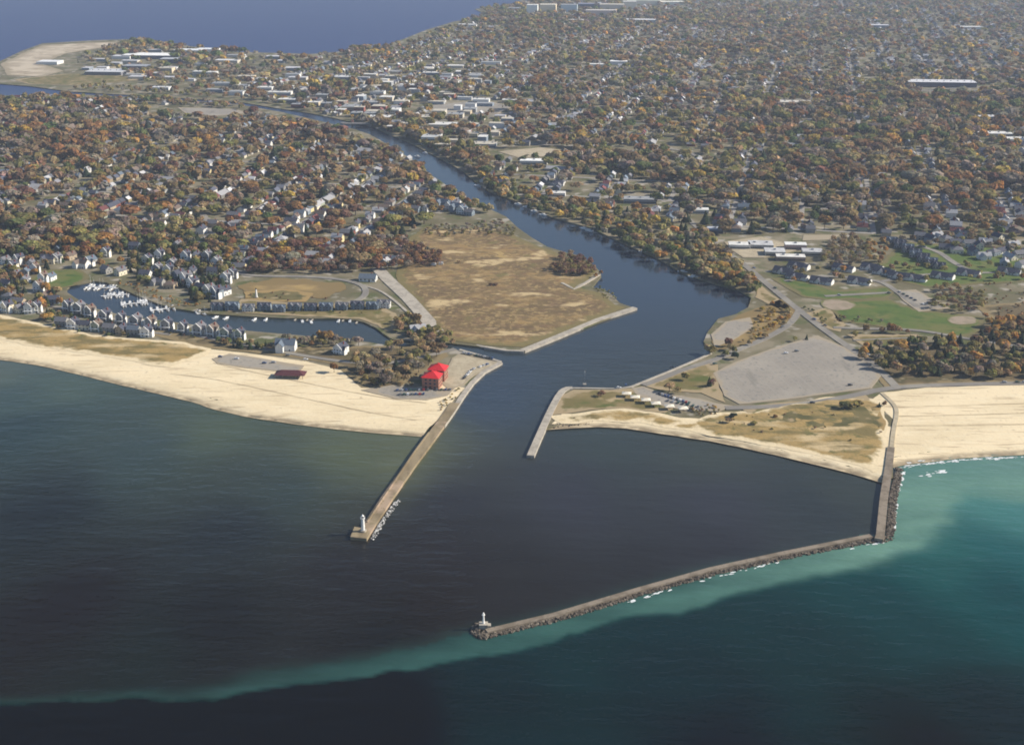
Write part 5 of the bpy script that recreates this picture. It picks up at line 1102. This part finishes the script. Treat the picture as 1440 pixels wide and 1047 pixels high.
# town-wide trees
def town_trees(y0, y1, sp, hs):
    xs = np.arange(-y1*.46, y1*.46, sp); ys = np.arange(y0, y1, sp)
    X, Y = np.meshgrid(xs, ys); X = X.ravel()+RNG.uniform(-.5, .5, X.size)*sp; Y = Y.ravel()+RNG.uniform(-.5, .5, Y.size)*sp
    k = (np.abs(X) < Y*.43); X, Y = X[k], Y[k]
    k = in_town(X, Y); ksp = inpoly(X, Y, WP_); k |= ksp & (RNG.uniform(0, 1, X.size) < .85)
    dt = PL([(360,125),(470,100),(600,80),(740,85),(770,150),(760,205),(700,212),(600,200),(530,174),(470,160),(400,146)]); d_ = inpoly(X, Y, dt); k &= ~(d_ & (RNG.uniform(0, 1, X.size) < .45))
    k &= RNG.uniform(0, 1, X.size) < np.clip(.12+1.15*dens(X, Y), 0, 1)
    # keep street corridors half open
    u = X*ca+Y*sa; v = -X*sa+Y*ca; onst = (np.minimum(u % BU, BU-u % BU) < 5) | (np.minimum(v % BV, BV-v % BV) < 5); k &= ~(onst & (dens(X, Y) < .6) & (RNG.uniform(0, 1, X.size) < .75))
    op = PL([(660,262),(700,222),(760,228),(860,240),(980,262),(1040,300),(1075,330),(1000,336),(940,316),(860,300),(780,286)]); k &= ~(inpoly(X, Y, op) & (RNG.uniform(0, 1, X.size) < .5))
    k &= ~(inpoly(X, Y, WN) & (RNG.uniform(0, 1, X.size) < .14))
    for c in CLEAR: k &= ~inpoly(X, Y, c)
    for o in OCC:
        if o[1] > y0-60 and o[1] < y1+60: k &= np.hypot(X-o[0], Y-o[1]) > o[2]*.75
        sh = (X > o[0]-o[2]*.8) & (X < o[0]+o[2]*.8) & (Y < o[1]) & (Y > o[1]-o[2]*1.6-o[1]*.006)   # yards in front of big blocks stay open
        if o[2] > 9.5: k &= ~(sh & (RNG.uniform(0, 1, X.size) < .8))
    X, Y = X[k], Y[k]; f1 = fbm(X/170, Y/170, 201, 3); f2 = fbm(X/300, Y/300, 301, 3); f3 = fbm(X/55, Y/55, 401, 2); f4 = fbm(X/75, Y/75, 501, 2); fw = dens(X, Y); north = inpoly(X, Y, WN)
    out = []
    for i in range(len(X)):
        r = random.random(); a, b = f1[i]*.45+f3[i]*.55, f2[i]*.5+f4[i]*.5; fa = min(1, max(0, (Y[i]-1500)/3000))
        if north[i]: pal = dict(rust=1+34*max(0, a-.5), brown=3.5+6*max(0, .55-a), orange=.25+16*max(0, a-.57), grey=1.5+22*max(0, .45-a), olive=1+40*max(0, b-.5), green=.4+14*max(0, b-.55), yellow=.25, darkred=.5+22*max(0, .46-b), tan=.8)
        else: pal = dict(rust=.6+28*max(0, a-.51), brown=3.8+6*max(0, .55-a), orange=.25+16*max(0, a-.57), grey=2+3*fa+18*max(0, .44-a), olive=1.6+40*max(0, b-.5), green=1.4, yellow=.6, tan=1.2, darkred=.6)
        kd = 'conifer' if r < .055 else 'bare' if r < .30 else 'broad'; cn_ = 'dark' if kd == 'conifer' else pick(pal)
        out.append((X[i], Y[i], random.uniform(*hs)*(1+.25*(fw[i] > .6))*random.choice([1, 1, .65, 1.15]), random.uniform(.85, 1.55), kd, cn_))
    return out
TREES += town_trees(1330, 2000, 13, (9, 18)); TREES += town_trees(2000, 3200, 15.5, (10, 18)); TREES += town_trees(3200, 7600, 22, (11, 18))
print('trees', len(TREES), 'houses near', len(near), 'rest', len(rest))
# ---- nearest of each kind individually, the rest one mass
KN = dict(broad=('broadleaf_tree', 'tree'), conifer=('conifer_tree', 'conifer'), bare=('bare_tree', 'bare tree'), shrub=('shrub', 'shrub'))
QUOTA = dict(broad=290, conifer=200, bare=290, shrub=290); rem = []
TREES.sort(key=lambda t: -t[2]/math.hypot(t[0], t[1], H)); cnt = {k: 0 for k in QUOTA}
CD = dict(rust='rust red', orange='orange', yellow='yellow', brown='brown', olive='olive', green='green', grey='grey', darkred='dark red', dark='dark green', tan='tan')
def jitter(c): f = random.uniform(.76, 1.28); return tuple(v*f*random.uniform(.93, 1.07) for v in c)
for t in TREES:
    x, y, h, wf, k, c = t; q = pix(x, y, 0)
    if cnt[k] >= QUOTA[k] or not (4 < q[0] < 1436 and q[1] > 60) or y > 2600: rem.append(t); continue
    cnt[k] += 1; z = ZG+(0.35 if y < 1330 else 0.1); o = empty(KN[k][0], (x, y, z), random.uniform(0, 6.28)); s = (h*wf*(.9 if k == 'bare' else 1.05), h*wf, h); o.scale = s
    tr_ = link('trunk', TRK[k][cnt[k] % 3], o); cr = link('crown', NEARC[k][random.randrange(8)], o, color=jitter(CN[c]))
    form = 'tall ' if h > 13.5 else 'small ' if h < 5 and k != 'shrub' else ''
    noun = {'broad': 'broadleaf tree', 'conifer': 'conifer', 'bare': 'bare tree', 'shrub': 'shrub'}[k]
    LAB.append((o, noun, f'{form}{CD[c]} {noun}', q[0], q[1], 'autumn trees' if k in ('broad', 'bare') else 'evergreen conifers' if k == 'conifer' else 'scrub bushes', KN[k][1]))
# mass
VV = []; CC_ = []
rem_by = {}
for t in rem:
    d = math.hypot(t[0], t[1]); l = 0 if d < 1900 else 1 if d < 3000 else 2; rem_by.setdefault((t[4], l, random.randrange(6)), []).append(t)
for (k, l, v), ts in rem_by.items():
    V, var = LOD[k, l][v]; n = len(ts); A = np.array([(t[0], t[1], t[2], t[3]) for t in ts]); col = np.array([jitter(CN[t[5]]) for t in ts])
    a = RNG.uniform(0, 6.283, n); c, s = np.cos(a)[:, None, None], np.sin(a)[:, None, None]; hh = A[:, 2][:, None, None]; wf = A[:, 3][:, None, None]*hh*(1.0 if l < 2 else 1.1)
    X = (V[None, :, :, 0]*c-V[None, :, :, 1]*s)*wf+A[:, 0][:, None, None]; Y = (V[None, :, :, 0]*s+V[None, :, :, 1]*c)*wf+A[:, 1][:, None, None]; Z = V[None, :, :, 2]*hh+ZG
    VV.append(np.stack([X, Y, Z], -1).reshape(-1, 3).astype(np.float32)); CC_.append((col[:, None, :]*var[None]).reshape(-1, 3).astype(np.float32))
VV = np.concatenate(VV); CC_ = np.concatenate(CC_); print('mass quads', len(CC_))
tag(link('woodland', npmesh('woodland', VV, np.arange(len(VV)).reshape(-1, 4), [M['leafs']], {'col': ('FACE', CC_)})), 'autumn woodland filling the town beyond the nearest trees', 'woodland', kind='stuff')
del VV, CC_
# ================================================================== LABELS
LM = [('the red roofed building',612,530),('the brown pavilion',409,528),('the white blue beach house',402,490),('the gabled beach house',480,494),('the beach parking lot',360,510),('the spit lot',670,512),('the north canal mouth',600,480),('the marina basin head',110,400),
 ('the first dock',145,404),('the fourth dock',228,435),('the beacon tower',361,418),('the white ended townhouse',545,436),('the loop road bend',510,408),('the sandy clearing',420,405),('the paved strip',575,420),('the two sheds',615,374),('the dune row',150,468),('the left frame houses',30,438),
 ('the cream houses',74,370),('the river houses',645,297),('the red wood',450,365),('the V wall',808,400),('the meadow wall tip',890,430),('the golden meadow patch',700,350),('the meadow middle',710,420),('the long dock',750,294),('the grey warehouse',783,328),('the river bend',1055,415),
 ('the riverside lot',1030,462),('the road fork',1124,437),('the big lot',1110,520),('the lawn mast',822,540),('the jetty root',795,550),('the shelters',915,570),('the looped lot',960,560),('the dune bush',1195,570),('the breakwater root',1250,600),('the dune path',1010,600),('the pine grove',1330,510),
 ('the right infield',1355,450),('the left infield',1180,428),('the sunlit lot',1290,420),('the white complex',1120,358),('the slate row',1285,362),('the cul de sac',1320,353),('the far right houses',1410,360),('the left duplexes',1110,388),('the middle duplexes',1205,396),('the right duplexes',1360,388),
 ('the north street top',300,330),('the slope houses',265,395),('the upper town street',480,285),('the open yard',750,216),('the south wood road',930,210),('the inner beach left end',800,598),('the orange lakeside brush',60,452),('the far left edge',10,350),('the pale lot',1045,350),('the mid right woods',1200,300),('the brushland',1420,440),('the right edge woods',1400,310),('the riverside orange trees',980,330),('the centre river trees',900,310),('the mid left houses',150,330),('the pines by the basin',200,350)]
def side(dx, dy):
    dx_, dy_ = dx/1.0, dy*2.2
    if math.hypot(dx_, dy_) < 9: return 'at'
    a = math.degrees(math.atan2(-dy_, dx_)) % 360
    return ['right of', 'behind and right of', 'behind', 'behind and left of', 'left of', 'in front and left of', 'in front of', 'in front and right of'][int((a+22.5)//45) % 8]
ORD = ['first','second','third','fourth','fifth','sixth','seventh','eighth','ninth','tenth','eleventh','twelfth','thirteenth','fourteenth','fifteenth','sixteenth','seventeenth','eighteenth','nineteenth','twentieth']
gr = {}
for e in LAB:
    o, noun, desc, px, py, grp, cat = e
    L = min(LM, key=lambda l: (l[1]-px)**2+(2*(l[2]-py))**2)
    dist = math.hypot(L[1]-px, 2*(L[2]-py)); own = grp is None
    s_ = side(px-L[1], py-L[2]); far_ = 'well ' if dist > 70 and s_ != 'at' else ''
    gr.setdefault((desc, '' if own else f'{far_}{s_} {L[0]}'), []).append(e)
for (desc, where), es in gr.items():
    es.sort(key=lambda e: e[3])
    rows = [es]
    for i, e in enumerate(es):
        o = e[0]; n = len(es); lab = f'{desc} {where}'.strip()
        if n > 1: lab += ', '+(ORD[i] if i < 20 else str(i+1)+'th')+' from left'
        ws = lab.split()
        if len(ws) > 16: lab = lab.replace('behind and ', 'behind ').replace('in front and ', 'front '); ws = lab.split()
        if len(ws) > 16: lab = lab.replace(' well ', ' ').replace(' parked ', ' '); ws = lab.split()
        if len(ws) > 16: lab = ' '.join(ws).replace(' with a ', ' with ').replace(' and a ', ' and ').replace(' the ', ' ').replace(', ', ' ', 0)
        o['label'] = lab; o['category'] = e[6] if len(e[6].split()) < 3 else e[1]
        if e[5]: o['group'] = e[5]
# ================================================================== HAZE
def haze():
    m = bpy.data.materials.new('haze'); m.use_nodes = True; t = m.node_tree; t.nodes.remove(t.nodes['Principled BSDF'])
    v = N(t, 'ShaderNodeVolumePrincipled'); v.inputs['Color'].default_value = (.68, .79, 1, 1); v.inputs['Density'].default_value = HAZE; v.inputs['Anisotropy'].default_value = .1
    t.links.new(v.outputs[0], t.nodes['Material Output'].inputs['Volume'])
    b = MB().box(-9500, 9500, -300, 13600, -4.5, H+4); tag(b.build('haze', m), 'thin blue autumn haze over the town', kind='stuff')
HAZE = 5.2e-5
haze()
